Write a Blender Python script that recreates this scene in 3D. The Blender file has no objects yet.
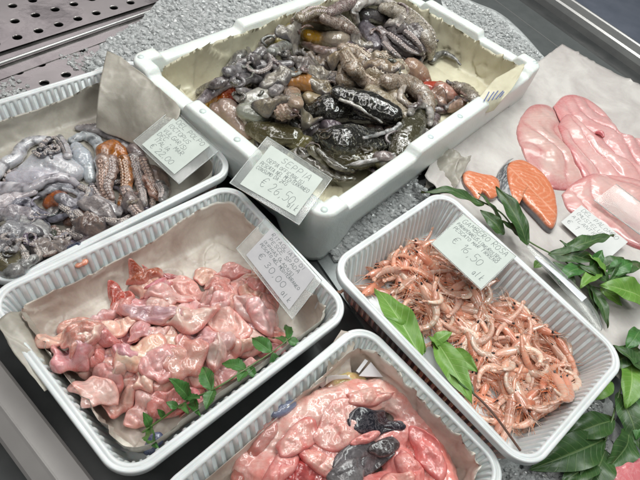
import bpy, bmesh, math, random
import numpy as np
from mathutils import Vector, noise, Matrix
random.seed(7); np.random.seed(7)
R=math.radians; PI=math.pi
S=bpy.context.scene; COL=S.collection
# ------------------------------------------------------------------ camera (all building is done in centimetres, stored in metres)
F=508.; PIT=R(39.87); RO=R(15.8); CZ=57.
_c,_s=math.cos(PIT),math.sin(PIT)
fw=np.array((0,_s,-_c)); up=np.array((0,_c,_s)); rt=np.array((1.,0,0))
r2=rt*math.cos(RO)+up*math.sin(RO); u2=-rt*math.sin(RO)+up*math.cos(RO)
CAM=np.array((0,0,CZ))
def ray(px,py):
    return fw*F+r2*(px-320)+u2*(240-py)
def W(px,py,z):
    d=ray(px,py); t=(z-CZ)/d[2]; p=CAM+d*t; return Vector((p[0],p[1],z))
def build_camera():
    cd=bpy.data.cameras.new('camera'); co=bpy.data.objects.new('camera',cd); COL.objects.link(co)
    cd.sensor_width=36; cd.lens=F/640*36; cd.clip_start=.01; cd.clip_end=50
    m=Matrix((tuple(r2),tuple(u2),tuple(-fw))).transposed().to_4x4(); m.translation=Vector(CAM)*.01
    co.matrix_world=m; S.camera=co
build_camera()
# ------------------------------------------------------------------ object helpers
class M:
    def __init__(s): s.v=[]; s.f=[]; s.c=[]; s.uv=[]
    def add(s,v,f,c=None,uv=None):
        o=len(s.v); s.v+= [tuple(p) for p in v]; s.f+=[tuple(i+o for i in q) for q in f]
        if c is None: c=(.8,.8,.8)
        s.c+= list(c) if (len(c)==len(v) and not isinstance(c[0],(int,float))) else [tuple(c)]*len(v)
        s.uv+= list(uv) if uv is not None else [(0,0)]*len(v)
def props(o,label=None,cat=None,group=None,kind=None):
    if label: o['label']=label
    if cat: o['category']=cat
    if group: o['group']=group
    if kind: o['kind']=kind
def thing(name,label,cat,loc=(0,0,0),group=None):
    o=bpy.data.objects.new(name,None); COL.objects.link(o); o.empty_display_size=.02
    o.location=Vector(loc)*.01; props(o,label,cat,group); return o
def obj(name,m,mat,parent=None,smooth=True,label=None,cat=None,group=None,kind=None,local=False):
    V=np.array(m.v,dtype=float)
    if parent is not None:
        org=np.zeros(3)
        if not local:
            p=parent
            while p is not None: org+=np.array(p.location)*100; p=p.parent
    else:
        org=np.array([(V[:,0].min()+V[:,0].max())/2,(V[:,1].min()+V[:,1].max())/2,V[:,2].min()])
        if local: org=np.zeros(3)
    me=bpy.data.meshes.new(name)
    me.from_pydata([tuple(p) for p in (V-org)*.01],[],m.f)
    ca=me.color_attributes.new('Col','FLOAT_COLOR','POINT')
    ca.data.foreach_set('color',np.hstack([np.array(m.c,dtype=np.float32).reshape(-1,3),np.ones((len(V),1),np.float32)]).ravel())
    if any(u!=(0,0) for u in m.uv[:50]):
        ul=me.uv_layers.new(name='UVMap'); li=np.zeros(len(me.loops),np.int32); me.loops.foreach_get('vertex_index',li)
        ul.data.foreach_set('uv',np.array(m.uv,dtype=np.float32)[li].ravel())
    me.polygons.foreach_set('use_smooth',[smooth]*len(me.polygons)); me.materials.append(mat); me.update()
    o=bpy.data.objects.new(name,me); COL.objects.link(o)
    if parent is not None: o.parent=parent
    else: o.location=Vector(org)*.01
    props(o,label,cat,group,kind); return o
def box(m,a,b,c=None):
    x0,y0,z0=a;x1,y1,z1=b
    v=[(x0,y0,z0),(x1,y0,z0),(x1,y1,z0),(x0,y1,z0),(x0,y0,z1),(x1,y0,z1),(x1,y1,z1),(x0,y1,z1)]
    m.add(v,[(3,2,1,0),(4,5,6,7),(0,1,5,4),(1,2,6,5),(2,3,7,6),(3,0,4,7)],c)
def slabquad(m,q,dn,c=None,bev=0):
    """plate from four top corners and a downward thickness dn"""
    q=[Vector(p) for p in q]; n=(q[1]-q[0]).cross(q[3]-q[0]).normalized()
    if n.z<0:n=-n
    b=[p-n*dn for p in q]
    v=q+b; m.add(v,[(0,1,2,3),(7,6,5,4),(0,4,5,1),(1,5,6,2),(2,6,7,3),(3,7,4,0)],c)
def catmull(pts,n,extra=None):
    P=np.array([tuple(p) for p in pts],dtype=float)
    if extra is not None: P=np.hstack([P,np.array(extra,dtype=float).reshape(len(P),-1)])
    if len(P)==2:
        t=np.linspace(0,1,n)[:,None]; return P[0]*(1-t)+P[1]*t
    Q=np.vstack([2*P[0]-P[1],P,2*P[-1]-P[-2]]); k=len(P)-1
    out=[]
    for i in range(n):
        u=i/(n-1)*k; j=min(int(u),k-1); t=u-j
        a,b,c,d=Q[j],Q[j+1],Q[j+2],Q[j+3]
        out.append(.5*((2*b)+(-a+c)*t+(2*a-5*b+4*c-d)*t*t+(-a+3*b-3*c+d)*t**3))
    return np.array(out)
def tube(m,pts,rad,n=None,seg=14,flat=1.,col=(.8,.8,.8),col2=None,cap=True,namp=0,nsc=.5,uref=(0,0,1),colf=None,seed=0,frames=None):
    L=sum((Vector(pts[i+1])-Vector(pts[i])).length for i in range(len(pts)-1))
    if not hasattr(rad,'__len__'): rad=[rad]*len(pts)
    if n is None: n=max(6,int(L/max(.12,min(.5,max(rad)*.35))))
    if len(rad)!=len(pts): rad=list(np.interp(np.linspace(0,1,len(pts)),np.linspace(0,1,len(rad)),rad))
    A=catmull(pts,n,rad); P=A[:,:3]; r=np.maximum(A[:,3],.004)
    T=np.gradient(P,axis=0); T/= np.linalg.norm(T,axis=1)[:,None]+1e-9
    rings=[]
    if cap:
        for a in (80,55,30,12): rings.append((P[0]-T[0]*r[0]*math.sin(R(a)),r[0]*math.cos(R(a)),T[0],0.))
    for i in range(n): rings.append((P[i],r[i],T[i],i/(n-1)))
    if cap:
        for a in (12,30,55,80): rings.append((P[-1]+T[-1]*r[-1]*math.sin(R(a)),r[-1]*math.cos(R(a)),T[-1],1.))
    V=[];C=[];UV=[]
    U=np.array(uref,float)
    for (p,rr,t,s) in rings:
        side=np.cross(t,U); l=np.linalg.norm(side)
        side=side/l if l>1e-3 else np.array((1.,0,0)); nn=np.cross(side,t)
        if frames is not None: frames.append((p,t,side,nn,rr,s))
        for k in range(seg):
            a=2*PI*k/seg
            q=p+side*math.cos(a)*rr+nn*math.sin(a)*rr*flat
            if namp:
                d=noise.fractal(Vector(q)*nsc+Vector((seed,seed*1.7,0)),1.,2.,3)
                dirv=(q-p); q=q+dirv/(np.linalg.norm(dirv)+1e-6)*d*namp*min(1,rr/ max(rad))
            V.append(q); UV.append((s*L+.001,k/seg))
            if colf: C.append(colf(s,a,q))
            elif col2 is not None: C.append(tuple(col[j]*(1-s)+col2[j]*s for j in range(3)))
            else: C.append(col)
    Fc=[]
    nr=len(rings)
    for i in range(nr-1):
        for k in range(seg):
            k2=(k+1)%seg; Fc.append((i*seg+k,i*seg+k2,(i+1)*seg+k2,(i+1)*seg+k))
    Fc.append(tuple(range(seg))[::-1]); Fc.append(tuple((nr-1)*seg+k for k in range(seg)))
    m.add(V,Fc,C,UV)
def ridx(x): return x
# ------------------------------------------------------------------ height map: every piece laid down rests on what is under it
GX0,GY0,GR=-60.,-5.,.3; GN=(480,520)
H=np.zeros(GN)
gx=GX0+GR*np.arange(GN[0]); gy=GY0+GR*np.arange(GN[1])
def hget(x,y):
    i=int((x-GX0)/GR); j=int((y-GY0)/GR)
    if 1<=i<GN[0]-1 and 1<=j<GN[1]-1: return H[i-1:i+2,j-1:j+2].mean()
    return 0.
def hset(V,k=0):
    V=np.asarray(V,dtype=float)
    if k:
        for a in range(-k,k+1):
            for b in range(-k,k+1): hset(V+np.array((a*GR,b*GR,0)))
        return
    i=((V[:,0]-GX0)/GR).astype(int); j=((V[:,1]-GY0)/GR).astype(int)
    ok=(i>0)&(i<GN[0]-1)&(j>0)&(j<GN[1]-1)
    np.maximum.at(H,(i[ok],j[ok]),V[ok,2])
def hball(p,r,k=1.):
    i0=max(0,int((p[0]-r-GX0)/GR)); i1=int((p[0]+r-GX0)/GR)+2; j0=max(0,int((p[1]-r-GY0)/GR)); j1=int((p[1]+r-GY0)/GR)+2
    X,Y=np.meshgrid(gx[i0:i1],gy[j0:j1],indexing='ij'); d=r*r-(X-p[0])**2-(Y-p[1])**2
    if d.size==0: return
    Z=np.where(d>0,p[2]+np.sqrt(np.maximum(d,0))*k,-99)
    H[i0:i1,j0:j1]=np.maximum(H[i0:i1,j0:j1],Z)
def hpoly(px,z,zfun=None):
    """raise the map inside a polygon of world points"""
    P=[(p[0],p[1]) for p in px]
    for i,x in enumerate(gx):
        xs=[]
        for k in range(len(P)):
            a,b=P[k],P[(k+1)%len(P)]
            if (a[0]<=x)!=(b[0]<=x): xs.append(a[1]+(b[1]-a[1])*(x-a[0])/(b[0]-a[0]))
        xs.sort()
        for q in range(0,len(xs)-1,2):
            mk=(gy>=xs[q])&(gy<=xs[q+1]); H[i,mk]=z
def land(px,py,r,k=.6,zmax=18):
    d=ray(px,py); d=d/np.linalg.norm(d); t=(zmax-CZ)/d[2]; p=CAM+d*t
    st=.1
    for _ in range(600):
        if p[2]-r*k<=hget(p[0],p[1]) or p[2]<.1: break
        p=p+d*st
    return Vector(p)
def landpath(pts,rad,k=.6,smooth=2,lift=0):
    P=[land(x,y,r,k) for (x,y),r in zip(pts,rad)]
    for _ in range(smooth):   # stay on the camera ray's ground track but smooth the heights
        z=[p.z for p in P]
        for i in range(1,len(P)-1):
            z[i]=max(P[i].z,.5*P[i].z+.25*(P[i-1].z+P[i+1].z))
        P=[W(x,y,zz+0*lift) for (x,y),zz in zip(pts,z)]
    return P
def hpath(P,rad,k=1.):
    A=catmull(P,max(8,len(P)*5),rad)
    for a in A: hball(a[:3],max(a[3],.05),k)
# ------------------------------------------------------------------ organic masses: several tapered lumps fused into one skin
def fuse(src,vox=.16,sm=4,namp=.1,nsc=.7,seed=0,crease=0,csc=.55):
    m=M()
    for (P,rad,col,flat) in src:
        tube(m,P,rad,seg=12,flat=flat,n=max(4,int(sum((Vector(P[i+1])-Vector(P[i])).length for i in range(len(P)-1))/.3)))
    me=bpy.data.meshes.new('tmp'); me.from_pydata(m.v,[],m.f); o=bpy.data.objects.new('tmp',me); COL.objects.link(o)
    a=o.modifiers.new('r','REMESH'); a.mode='VOXEL'; a.voxel_size=vox
    b=o.modifiers.new('s','SMOOTH'); b.iterations=sm; b.factor=.5
    dg=bpy.context.evaluated_depsgraph_get(); ev=o.evaluated_get(dg); me2=bpy.data.meshes.new_from_object(ev)
    V=np.zeros(len(me2.vertices)*3); me2.vertices.foreach_get('co',V); V=V.reshape(-1,3)
    N=np.zeros(len(me2.vertices)*3); me2.vertices.foreach_get('normal',N); N=N.reshape(-1,3)
    fc=[tuple(p.vertices) for p in me2.polygons]
    bpy.data.objects.remove(o); bpy.data.meshes.remove(me); bpy.data.meshes.remove(me2)
    d=np.array([noise.fractal(Vector(p)*nsc+Vector((seed,0,seed)),.9,2.,4) for p in V])
    if crease:
        cn=np.array([noise.noise(Vector((p[0]*csc+.35*noise.noise(Vector(p)*1.1),p[1]*csc+.35*noise.noise(Vector(p)*1.3+Vector((9,0,0))),p[2]*csc+seed))) for p in V])
        cn2=np.array([noise.noise(Vector((p[0]*csc*1.9+7,p[1]*csc*1.9,p[2]*csc*1.5-seed))) for p in V])
        d=d-(crease/namp)*(np.maximum(0,1-np.abs(cn)*7)**1.5+.6*np.maximum(0,1-np.abs(cn2)*7)**1.5)
    V=V+N*(d*namp)[:,None]
    SP=[];SC=[];SR=[]
    for (P,rad,col,flat) in src:
        A=catmull(P,max(4,len(P)*4),rad if hasattr(rad,'__len__') else [rad]*len(P))
        for q in A: SP.append(q[:3]);SC.append(col);SR.append(max(q[3],.1))
    SP=np.array(SP);SC=np.array(SC);SR=np.array(SR)
    D=np.linalg.norm(V[:,None,:]-SP[None],axis=2)/SR[None]
    w=1/(D**7+1e-4); w/=w.sum(1)[:,None]; C=w@SC
    out=M(); out.v=[tuple(p) for p in V]; out.f=fc; out.c=[tuple(c) for c in C]; out.uv=[(0,0)]*len(V)
    return out
def blurH(k=2,it=2):
    B=H.copy()
    for _ in range(it):
        A=B.copy(); n=0; B=np.zeros_like(A)
        for d in range(-k,k+1): B+=np.roll(A,d,0)
        A=B/(2*k+1); B=np.zeros_like(A)
        for d in range(-k,k+1): B+=np.roll(A,d,1)
        B/=(2*k+1)
    return B
def drape(name,out,th,mat,col,ecol,wave=(.3,2.6,None),stiff=.25,edge=3.,nr=16,ns=64,namp=.12,nsc=.7,fib=.12,parent=None,label=None,cat=None,group=None,colf=None,lift=0,blur=1,ecut=.8,cr=.8,dark=1.,wsc=.45):
    P=catmull([(x,y,0) for x,y in out]+[(out[0][0],out[0][1],0)],ns+1)[:-1]; c=P.mean(0); sd=random.random()*60
    x0=max(2,int((P[:,0].min()-GX0)/GR)-6); x1=min(GN[0]-3,int((P[:,0].max()-GX0)/GR)+7); y0=max(2,int((P[:,1].min()-GY0)/GR)-6); y1=min(GN[1]-3,int((P[:,1].max()-GY0)/GR)+7)
    B=np.maximum(H[x0:x1,y0:y1],0)
    for _ in range(blur*2):
        Q=np.pad(B,1,'edge'); B=(Q[:-2,1:-1]+Q[2:,1:-1]+Q[1:-1,:-2]+Q[1:-1,2:]+Q[1:-1,1:-1]*2)/6
    def hb(x,y):
        fx=(x-GX0)/GR-x0; fy=(y-GY0)/GR-y0; i=int(max(0,min(B.shape[0]-2,fx))); j=int(max(0,min(B.shape[1]-2,fy))); u=max(0,min(1,fx-i)); v=max(0,min(1,fy-j))
        return (B[i,j]*(1-u)+B[i+1,j]*u)*(1-v)+(B[i,j+1]*(1-u)+B[i+1,j+1]*u)*v
    hm_=np.mean([hb(*(c[:2]*(1-s_)+P[k,:2]*s_)) for k in range(0,ns,4) for s_ in (.3,.7)])
    A_,wl,wa=wave; wa=random.uniform(0,PI) if wa is None else wa; ph=random.uniform(0,6)
    V=[];C=[]
    for lay in (0,1):
        for i in range(nr+1):
            s_=(i/nr)**.85; 
            for k in range(ns):
                x=c[0]*(1-s_)+P[k,0]*s_; y=c[1]*(1-s_)+P[k,1]*s_
                b=hb(x,y)*(1-stiff)+hm_*stiff+lift
                wp=noise.noise(Vector((x*wsc,y*wsc,sd)))*1.4
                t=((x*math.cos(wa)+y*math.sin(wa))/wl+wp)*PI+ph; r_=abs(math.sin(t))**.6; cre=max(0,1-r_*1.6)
                n_=noise.fractal(Vector((x*nsc,y*nsc,sd)),1.,2.,4)
                if lay==0: z=b+th*(1-s_**edge)**.5*(1+.25*n_)+A_*(r_-.65)*(1-s_**3)+namp*n_*(1-s_**4)
                else: z=b-.12-.3*(1-s_)
                V.append((x,y,z))
                f=1+fib*math.sin((-(x*math.sin(wa))+y*math.cos(wa))*9+n_*5)*(.5+n_)
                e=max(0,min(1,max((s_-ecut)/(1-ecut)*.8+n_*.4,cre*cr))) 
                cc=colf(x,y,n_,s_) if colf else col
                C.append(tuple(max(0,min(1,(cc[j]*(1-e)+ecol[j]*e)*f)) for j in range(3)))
    L=(nr+1)*ns; Fc=[]
    for lay in (0,1):
        for i in range(nr):
            for k in range(ns):
                k2=(k+1)%ns; a,b_,c_,d=lay*L+i*ns+k,lay*L+i*ns+k2,lay*L+(i+1)*ns+k2,lay*L+(i+1)*ns+k
                Fc.append((a,d,c_,b_) if lay==0 else (a,b_,c_,d))
    for k in range(ns): k2=(k+1)%ns; Fc.append((nr*ns+k,L+nr*ns+k,L+nr*ns+k2,nr*ns+k2))
    # orientation: make sure the top faces up
    ar=sum(P[k,0]*P[(k+1)%ns,1]-P[(k+1)%ns,0]*P[k,1] for k in range(ns))
    if ar<0: Fc=[f[::-1] for f in Fc]
    m=M(); m.add(V,Fc,C); hset(V[:L],1 if max(np.ptp(P[:,0]),np.ptp(P[:,1]))>5 else 0)
    return obj(name,m,MAT[mat],parent=parent,label=label,cat=cat,group=group)
def oval(px,py,a,b,ang,rag=.28,n=12,z=4.):
    c=W(px,py,z); o=[];sd=random.random()*50
    ex=Vector((W(px+5,py,z)-c)).normalized(); ey=Vector((-ex.y,ex.x,0)); an=-R(ang)
    for i in range(n):
        t=2*PI*i/n; r_=1+rag*noise.noise(Vector((math.cos(t)*1.3,math.sin(t)*1.3,sd)))*1.8
        u=math.cos(t)*a*r_; v=math.sin(t)*b*r_; p=c+ex*(u*math.cos(an)-v*math.sin(an))+ey*(u*math.sin(an)+v*math.cos(an)); o.append((p.x,p.y))
    return o
# ------------------------------------------------------------------ materials
def newmat(name):
    m=bpy.data.materials.new(name); m.use_nodes=True; nt=m.node_tree; nt.nodes.clear()
    o=nt.nodes.new('ShaderNodeOutputMaterial'); b=nt.nodes.new('ShaderNodeBsdfPrincipled'); nt.links.new(b.outputs[0],o.inputs[0])
    return m,nt,b
def N(nt,t,**k):
    n=nt.nodes.new(t)
    for a,v in k.items():
        if a.startswith('i_'):
            n.inputs[a[2:].replace('_',' ')].default_value=v
        else: setattr(n,a,v)
    return n
def noisetex(nt,scale,detail=4,rough=.55,coord='Object',dist=0):
    tc=N(nt,'ShaderNodeTexCoord'); n=N(nt,'ShaderNodeTexNoise'); n.inputs['Scale'].default_value=scale; n.inputs['Detail'].default_value=detail; n.inputs['Roughness'].default_value=rough; n.inputs['Distortion'].default_value=dist
    nt.links.new(tc.outputs[coord],n.inputs['Vector']); return n
def ramp(nt,src,stops):
    r=N(nt,'ShaderNodeValToRGB'); el=r.color_ramp.elements
    while len(el)<len(stops): el.new(.5)
    for e,(p,c) in zip(el,stops): e.position=p; e.color=(c[0],c[1],c[2],1) if hasattr(c,'__len__') else (c,c,c,1)
    nt.links.new(src,r.inputs[0]); return r
def mix(nt,fac,a,b,mode='MIX'):
    n=N(nt,'ShaderNodeMix',data_type='RGBA',blend_type=mode)
    for sock,v in ((n.inputs[0],fac),(n.inputs[6],a),(n.inputs[7],b)):
        if isinstance(v,bpy.types.NodeSocket): nt.links.new(v,sock)
        elif hasattr(v,'__len__'): sock.default_value=(*v[:3],1)
        else: sock.default_value=v
    return n.outputs[2]
def bump(nt,h,strength,dist,prev=None):
    b=N(nt,'ShaderNodeBump'); b.inputs['Strength'].default_value=strength; b.inputs['Distance'].default_value=dist
    nt.links.new(h,b.inputs['Height'])
    if prev is not None: nt.links.new(prev,b.inputs['Normal'])
    return b.outputs[0]
def flesh(name,tint2=(.9,.55,.5),tsc=90,tamt=.6,veins=None,vamt=.35,vsc=120,rough=.3,sss=.25,coat=.7,b1=.4,b2=.5,fine=700,spot=None,spsc=500,rad=(.006,.0025,.0015),objvar=.25,spec=.5,cbs=170,coatr=.05):
    m,nt,b=newmat(name); L=nt.links.new
    at=N(nt,'ShaderNodeAttribute',attribute_name='Col'); col=at.outputs['Color']
    n1=noisetex(nt,tsc,5,.6,dist=.6); r1=ramp(nt,n1.outputs[0],[(.38,0.),(.66,1.)])
    mm=N(nt,'ShaderNodeMath',operation='MULTIPLY'); L(r1.outputs[0],mm.inputs[0]); mm.inputs[1].default_value=tamt
    col=mix(nt,mm.outputs[0],col,mix(nt,1.,col,tint2,'MULTIPLY'))
    if veins:
        n2=noisetex(nt,vsc,6,.7,dist=1.5); r2_=ramp(nt,n2.outputs[0],[(.46,0.),(.5,1.),(.54,0.)])
        mv=N(nt,'ShaderNodeMath',operation='MULTIPLY'); L(r2_.outputs[0],mv.inputs[0]); mv.inputs[1].default_value=vamt
        col=mix(nt,mv.outputs[0],col,veins)
    if spot:
        n3=noisetex(nt,spsc,3,.7); r3=ramp(nt,n3.outputs[0],[(.5,0.),(.62,1.)])
        mv=N(nt,'ShaderNodeMath',operation='MULTIPLY'); L(r3.outputs[0],mv.inputs[0]); mv.inputs[1].default_value=.7
        col=mix(nt,mv.outputs[0],col,spot)
    if objvar:
        oi=N(nt,'ShaderNodeObjectInfo'); hs=N(nt,'ShaderNodeHueSaturation'); mr=N(nt,'ShaderNodeMapRange'); L(oi.outputs['Random'],mr.inputs[0]); mr.inputs[3].default_value=1-objvar; mr.inputs[4].default_value=1+objvar*.6
        L(mr.outputs[0],hs.inputs['Value']); hs.inputs['Saturation'].default_value=1.12; L(col,hs.inputs['Color']); col=hs.outputs[0]
    L(col,b.inputs['Base Color'])
    nb=noisetex(nt,260,4,.6); nf=noisetex(nt,fine,2,.5)
    bb=bump(nt,nb.outputs[0],b1,.0012); bb=bump(nt,nf.outputs[0],b2*.6,.0004,bb); L(bb,b.inputs['Normal'])
    nc=noisetex(nt,cbs,2,.5); L(bump(nt,nc.outputs[0],min(1,b2*1.1),.0013),b.inputs['Coat Normal'])
    rr=ramp(nt,n1.outputs[0],[(.3,rough*.8),(.7,min(1,rough*1.35))]); L(rr.outputs[0],b.inputs['Roughness'])
    b.inputs['Coat Weight'].default_value=1.; b.inputs['Coat Roughness'].default_value=coatr; b.inputs['Coat IOR'].default_value=1.55
    b.inputs['Specular IOR Level'].default_value=spec
    b.inputs['Subsurface Weight'].default_value=sss; b.inputs['Subsurface Radius'].default_value=(1,.45,.3); b.inputs['Subsurface Scale'].default_value=rad[0]
    return m
MAT={}
MAT['octo']=flesh('octopus_skin',(.42,.40,.44),130,.75,veins=(.09,.075,.085),vamt=.5,vsc=90,rough=.28,sss=.15,coat=.9,b1=.55,b2=.7,objvar=.12)
MAT['pale']=flesh('pale_octopus_flesh',(.72,.72,.78),70,.5,veins=(.28,.25,.3),vamt=.3,vsc=70,rough=.25,sss=.3,coat=.9,b1=.35,b2=.5,objvar=.08)
MAT['suck']=flesh('sucker_flesh',(.6,.5,.5),300,.5,rough=.3,sss=.2,coat=.8,b1=.3,b2=.3,objvar=.1)
MAT['wart']=flesh('warty_skin',(.55,.5,.45),260,.8,veins=(.12,.09,.08),vamt=.4,vsc=200,rough=.3,sss=.2,coat=.8,b1=1.,b2=.8,spot=(.66,.6,.52),spsc=420,objvar=.1)
MAT['fish']=flesh('pink_fish_flesh',(.93,.64,.62),60,.7,veins=(.84,.68,.64),vamt=.35,vsc=70,rough=.34,sss=.5,coat=.85,b1=.25,b2=.3,objvar=.14,cbs=120)
MAT['monk']=flesh('monkfish_flesh',(.90,.54,.52),45,.8,veins=(.60,.14,.14),vamt=.3,vsc=50,rough=.3,sss=.45,coat=.8,b1=.25,b2=.3,objvar=0.02,cbs=110)
MAT['dark']=flesh('dark_membrane',(.3,.28,.3),90,.8,veins=(.34,.32,.34),vamt=.3,vsc=80,rough=.15,sss=0,coat=1,b1=.05,b2=.06,objvar=.1,cbs=60,coatr=.24)
MAT['shr']=flesh('prawn_shell',(.97,.66,.56),160,.5,veins=(.80,.36,.26),vamt=.25,vsc=190,rough=.26,sss=.35,coat=.7,b1=.25,b2=.3,objvar=.22)
MAT['slice']=flesh('fish_slice_flesh',(.94,.70,.70),30,.6,veins=(.84,.64,.62),vamt=.25,vsc=45,rough=.36,sss=.45,coat=.7,b1=.05,b2=.05,objvar=.05,coatr=.13,cbs=60)
MAT['salm']=flesh('salmon_flesh',(.98,.8,.72),90,.4,rough=.3,sss=.3,coat=.6,b1=.2,b2=.16,objvar=.05)
for _n in MAT['dark'].node_tree.nodes:
    if _n.type=='BSDF_PRINCIPLED': _n.inputs['Coat Weight'].default_value=.35
def zebra():
    m,nt,b=newmat('black_cuttlefish_skin'); L=nt.links.new
    tc=N(nt,'ShaderNodeTexCoord'); mp=N(nt,'ShaderNodeMapping'); mp.inputs['Scale'].default_value=(1,1,1); L(tc.outputs['Object'],mp.inputs[0])
    n=N(nt,'ShaderNodeTexNoise'); n.inputs['Scale'].default_value=140; n.inputs['Detail'].default_value=5; n.inputs['Distortion'].default_value=1.6; n.inputs['Roughness'].default_value=.65; L(mp.outputs[0],n.inputs['Vector'])
    at=N(nt,'ShaderNodeAttribute',attribute_name='Col')
    r=ramp(nt,n.outputs[0],[(.53,0.),(.60,.12),(.66,1.)])
    col=mix(nt,r.outputs[0],at.outputs['Color'],(.30,.29,.22))
    L(col,b.inputs['Base Color']); b.inputs['Roughness'].default_value=.2; b.inputs['Coat Weight'].default_value=1; b.inputs['Coat Roughness'].default_value=.06
    nb=noisetex(nt,240,5,.65); L(bump(nt,nb.outputs[0],.15,.001),b.inputs['Normal']); nc=noisetex(nt,75,3,.5); L(bump(nt,nc.outputs[0],.16,.002),b.inputs['Coat Normal'])
    return m
MAT['zebra']=zebra()
def simple(name,col,rough=.5,metal=0,coat=0,bsc=None,bst=.2,bd=.0005,var=None,vsc=30,trans=0,ior=1.45,sss=0,spec=.5):
    m,nt,b=newmat(name); L=nt.links.new
    if var:
        n=noisetex(nt,vsc,5,.6); r=ramp(nt,n.outputs[0],[(.35,col),(.65,var)]); L(r.outputs[0],b.inputs['Base Color'])
    else: b.inputs['Base Color'].default_value=(*col,1)
    b.inputs['Roughness'].default_value=rough; b.inputs['Metallic'].default_value=metal; b.inputs['Coat Weight'].default_value=coat
    b.inputs['Transmission Weight'].default_value=trans; b.inputs['IOR'].default_value=ior; b.inputs['Specular IOR Level'].default_value=spec
    if sss: b.inputs['Subsurface Weight'].default_value=sss; b.inputs['Subsurface Scale'].default_value=.004
    if bsc:
        nb=noisetex(nt,bsc,4,.6); L(bump(nt,nb.outputs[0],bst,bd),b.inputs['Normal'])
    return m
MAT['plastic']=simple('white_tray_plastic',(.74,.77,.78),.28,coat=.25,sss=.2,bsc=25,bst=.15,bd=.002,var=(.63,.66,.66),vsc=22)
MAT['card']=simple('price_card_paper',(.61,.66,.62),.6,var=(.55,.60,.56),vsc=25)
MAT['card_white']=simple('white_price_card_paper',(.72,.73,.72),.6,var=(.66,.67,.66),vsc=25)
MAT['card_grey']=simple('lilac_price_card_paper',(.50,.49,.50),.5,var=(.44,.43,.45),vsc=30)
MAT['ink']=simple('pen_ink',(.10,.12,.125),.6)
MAT['blueink']=simple('blue_print',(.12,.16,.36),.6)
MAT['dust']=simple('black_drain',(.035,.038,.039),.35,coat=.2,var=(.055,.058,.058),vsc=20)
MAT['eye']=simple('black_eye',(.01,.01,.012),.1,coat=1)
MAT['stem']=simple('brown_stem',(.10,.045,.03),.4,coat=.3)
MAT['gstem']=simple('green_stem',(.10,.17,.05),.4,coat=.2)
MAT['rail']=simple('pale_counter_rail',(.42,.40,.385),.35,coat=.3,bsc=20,bst=.1,bd=.002,var=(.36,.34,.33),vsc=9)
MAT['slate']=simple('blue_grey_worktop',(.13,.145,.185),.35,var=(.10,.115,.15),vsc=12,bsc=300,bst=.1)
MAT['blue']=simple('blue_grey_membrane',(.20,.22,.32),.2,coat=1,bsc=300,bst=.5,bd=.001)
MAT['scrap']=simple('painted_bag_reflection',(.7,.7,.72),.4)  # white that stands in for reflections on the plastic bag
def steel(name,col,rough,wet=True):
    m,nt,b=newmat(name); L=nt.links.new
    b.inputs['Metallic'].default_value=.85
    n=noisetex(nt,7,5,.6,dist=.8); r=ramp(nt,n.outputs[0],[(.42,tuple(c*.55 for c in col)),(.52,col),(.8,tuple(min(1,c*1.1) for c in col))]); L(r.outputs[0],b.inputs['Base Color'])
    r2_=ramp(nt,n.outputs[0],[(.4,rough*.6),(.6,rough*1.2)]); L(r2_.outputs[0],b.inputs['Roughness'])
    nb=noisetex(nt,45,4,.6); L(bump(nt,nb.outputs[0],.12,.002),b.inputs['Normal'])
    return m
MAT['perf']=steel('perforated_steel',(.36,.345,.335),.3)
MAT['steel']=simple('counter_steel',(.20,.215,.215),.35,metal=.5,var=(.17,.185,.185),vsc=30,bsc=120,bst=.15,bd=.001)
MAT['rim']=simple('bright_steel_edge',(.42,.42,.41),.3,metal=.6,var=(.34,.34,.34),vsc=10)
def paper(name,c1,c2,rough=.45,wetc=None):
    m,nt,b=newmat(name); L=nt.links.new
    n=noisetex(nt,11,5,.6,dist=.5); r=ramp(nt,n.outputs[0],[(.4,c1),(.62,c2)])
    n2=noisetex(nt,350,3,.7); c=mix(nt,.12,r.outputs[0],n2.outputs[1],'OVERLAY'); L(c,b.inputs['Base Color'])
    b.inputs['Roughness'].default_value=rough; b.inputs['Coat Weight'].default_value=.25; b.inputs['Coat Roughness'].default_value=.25
    nb=noisetex(nt,60,5,.6); L(bump(nt,nb.outputs[0],.25,.0025),b.inputs['Normal'])
    b.inputs['Subsurface Weight'].default_value=0
    return m
MAT['paper_grey']=paper('wet_kraft_paper',(.31,.285,.24),(.50,.47,.41))
MAT['paper_pink']=paper('wet_pinkish_paper',(.43,.36,.31),(.74,.70,.62))
MAT['paper_cream']=paper('cream_paper',(.55,.51,.37),(.66,.63,.47))
MAT['paper_white']=paper('white_butcher_paper',(.52,.48,.46),(.66,.63,.60))
def foam():
    m,nt,b=newmat('white_foam'); L=nt.links.new
    tc=N(nt,'ShaderNodeTexCoord'); v=N(nt,'ShaderNodeTexVoronoi'); v.inputs['Scale'].default_value=260; L(tc.outputs['Object'],v.inputs['Vector'])
    n=noisetex(nt,12,4,.6); r=ramp(nt,n.outputs[0],[(.35,(.74,.79,.76)),(.65,(.83,.87,.84))]); L(r.outputs[0],b.inputs['Base Color'])
    b.inputs['Roughness'].default_value=.45; b.inputs['Coat Weight'].default_value=.3; b.inputs['Coat Roughness'].default_value=.2
    b.inputs['Subsurface Weight'].default_value=.2; b.inputs['Subsurface Scale'].default_value=.006
    L(bump(nt,v.outputs[0],.25,.0008),b.inputs['Normal']); return m
MAT['foam']=foam()
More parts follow.
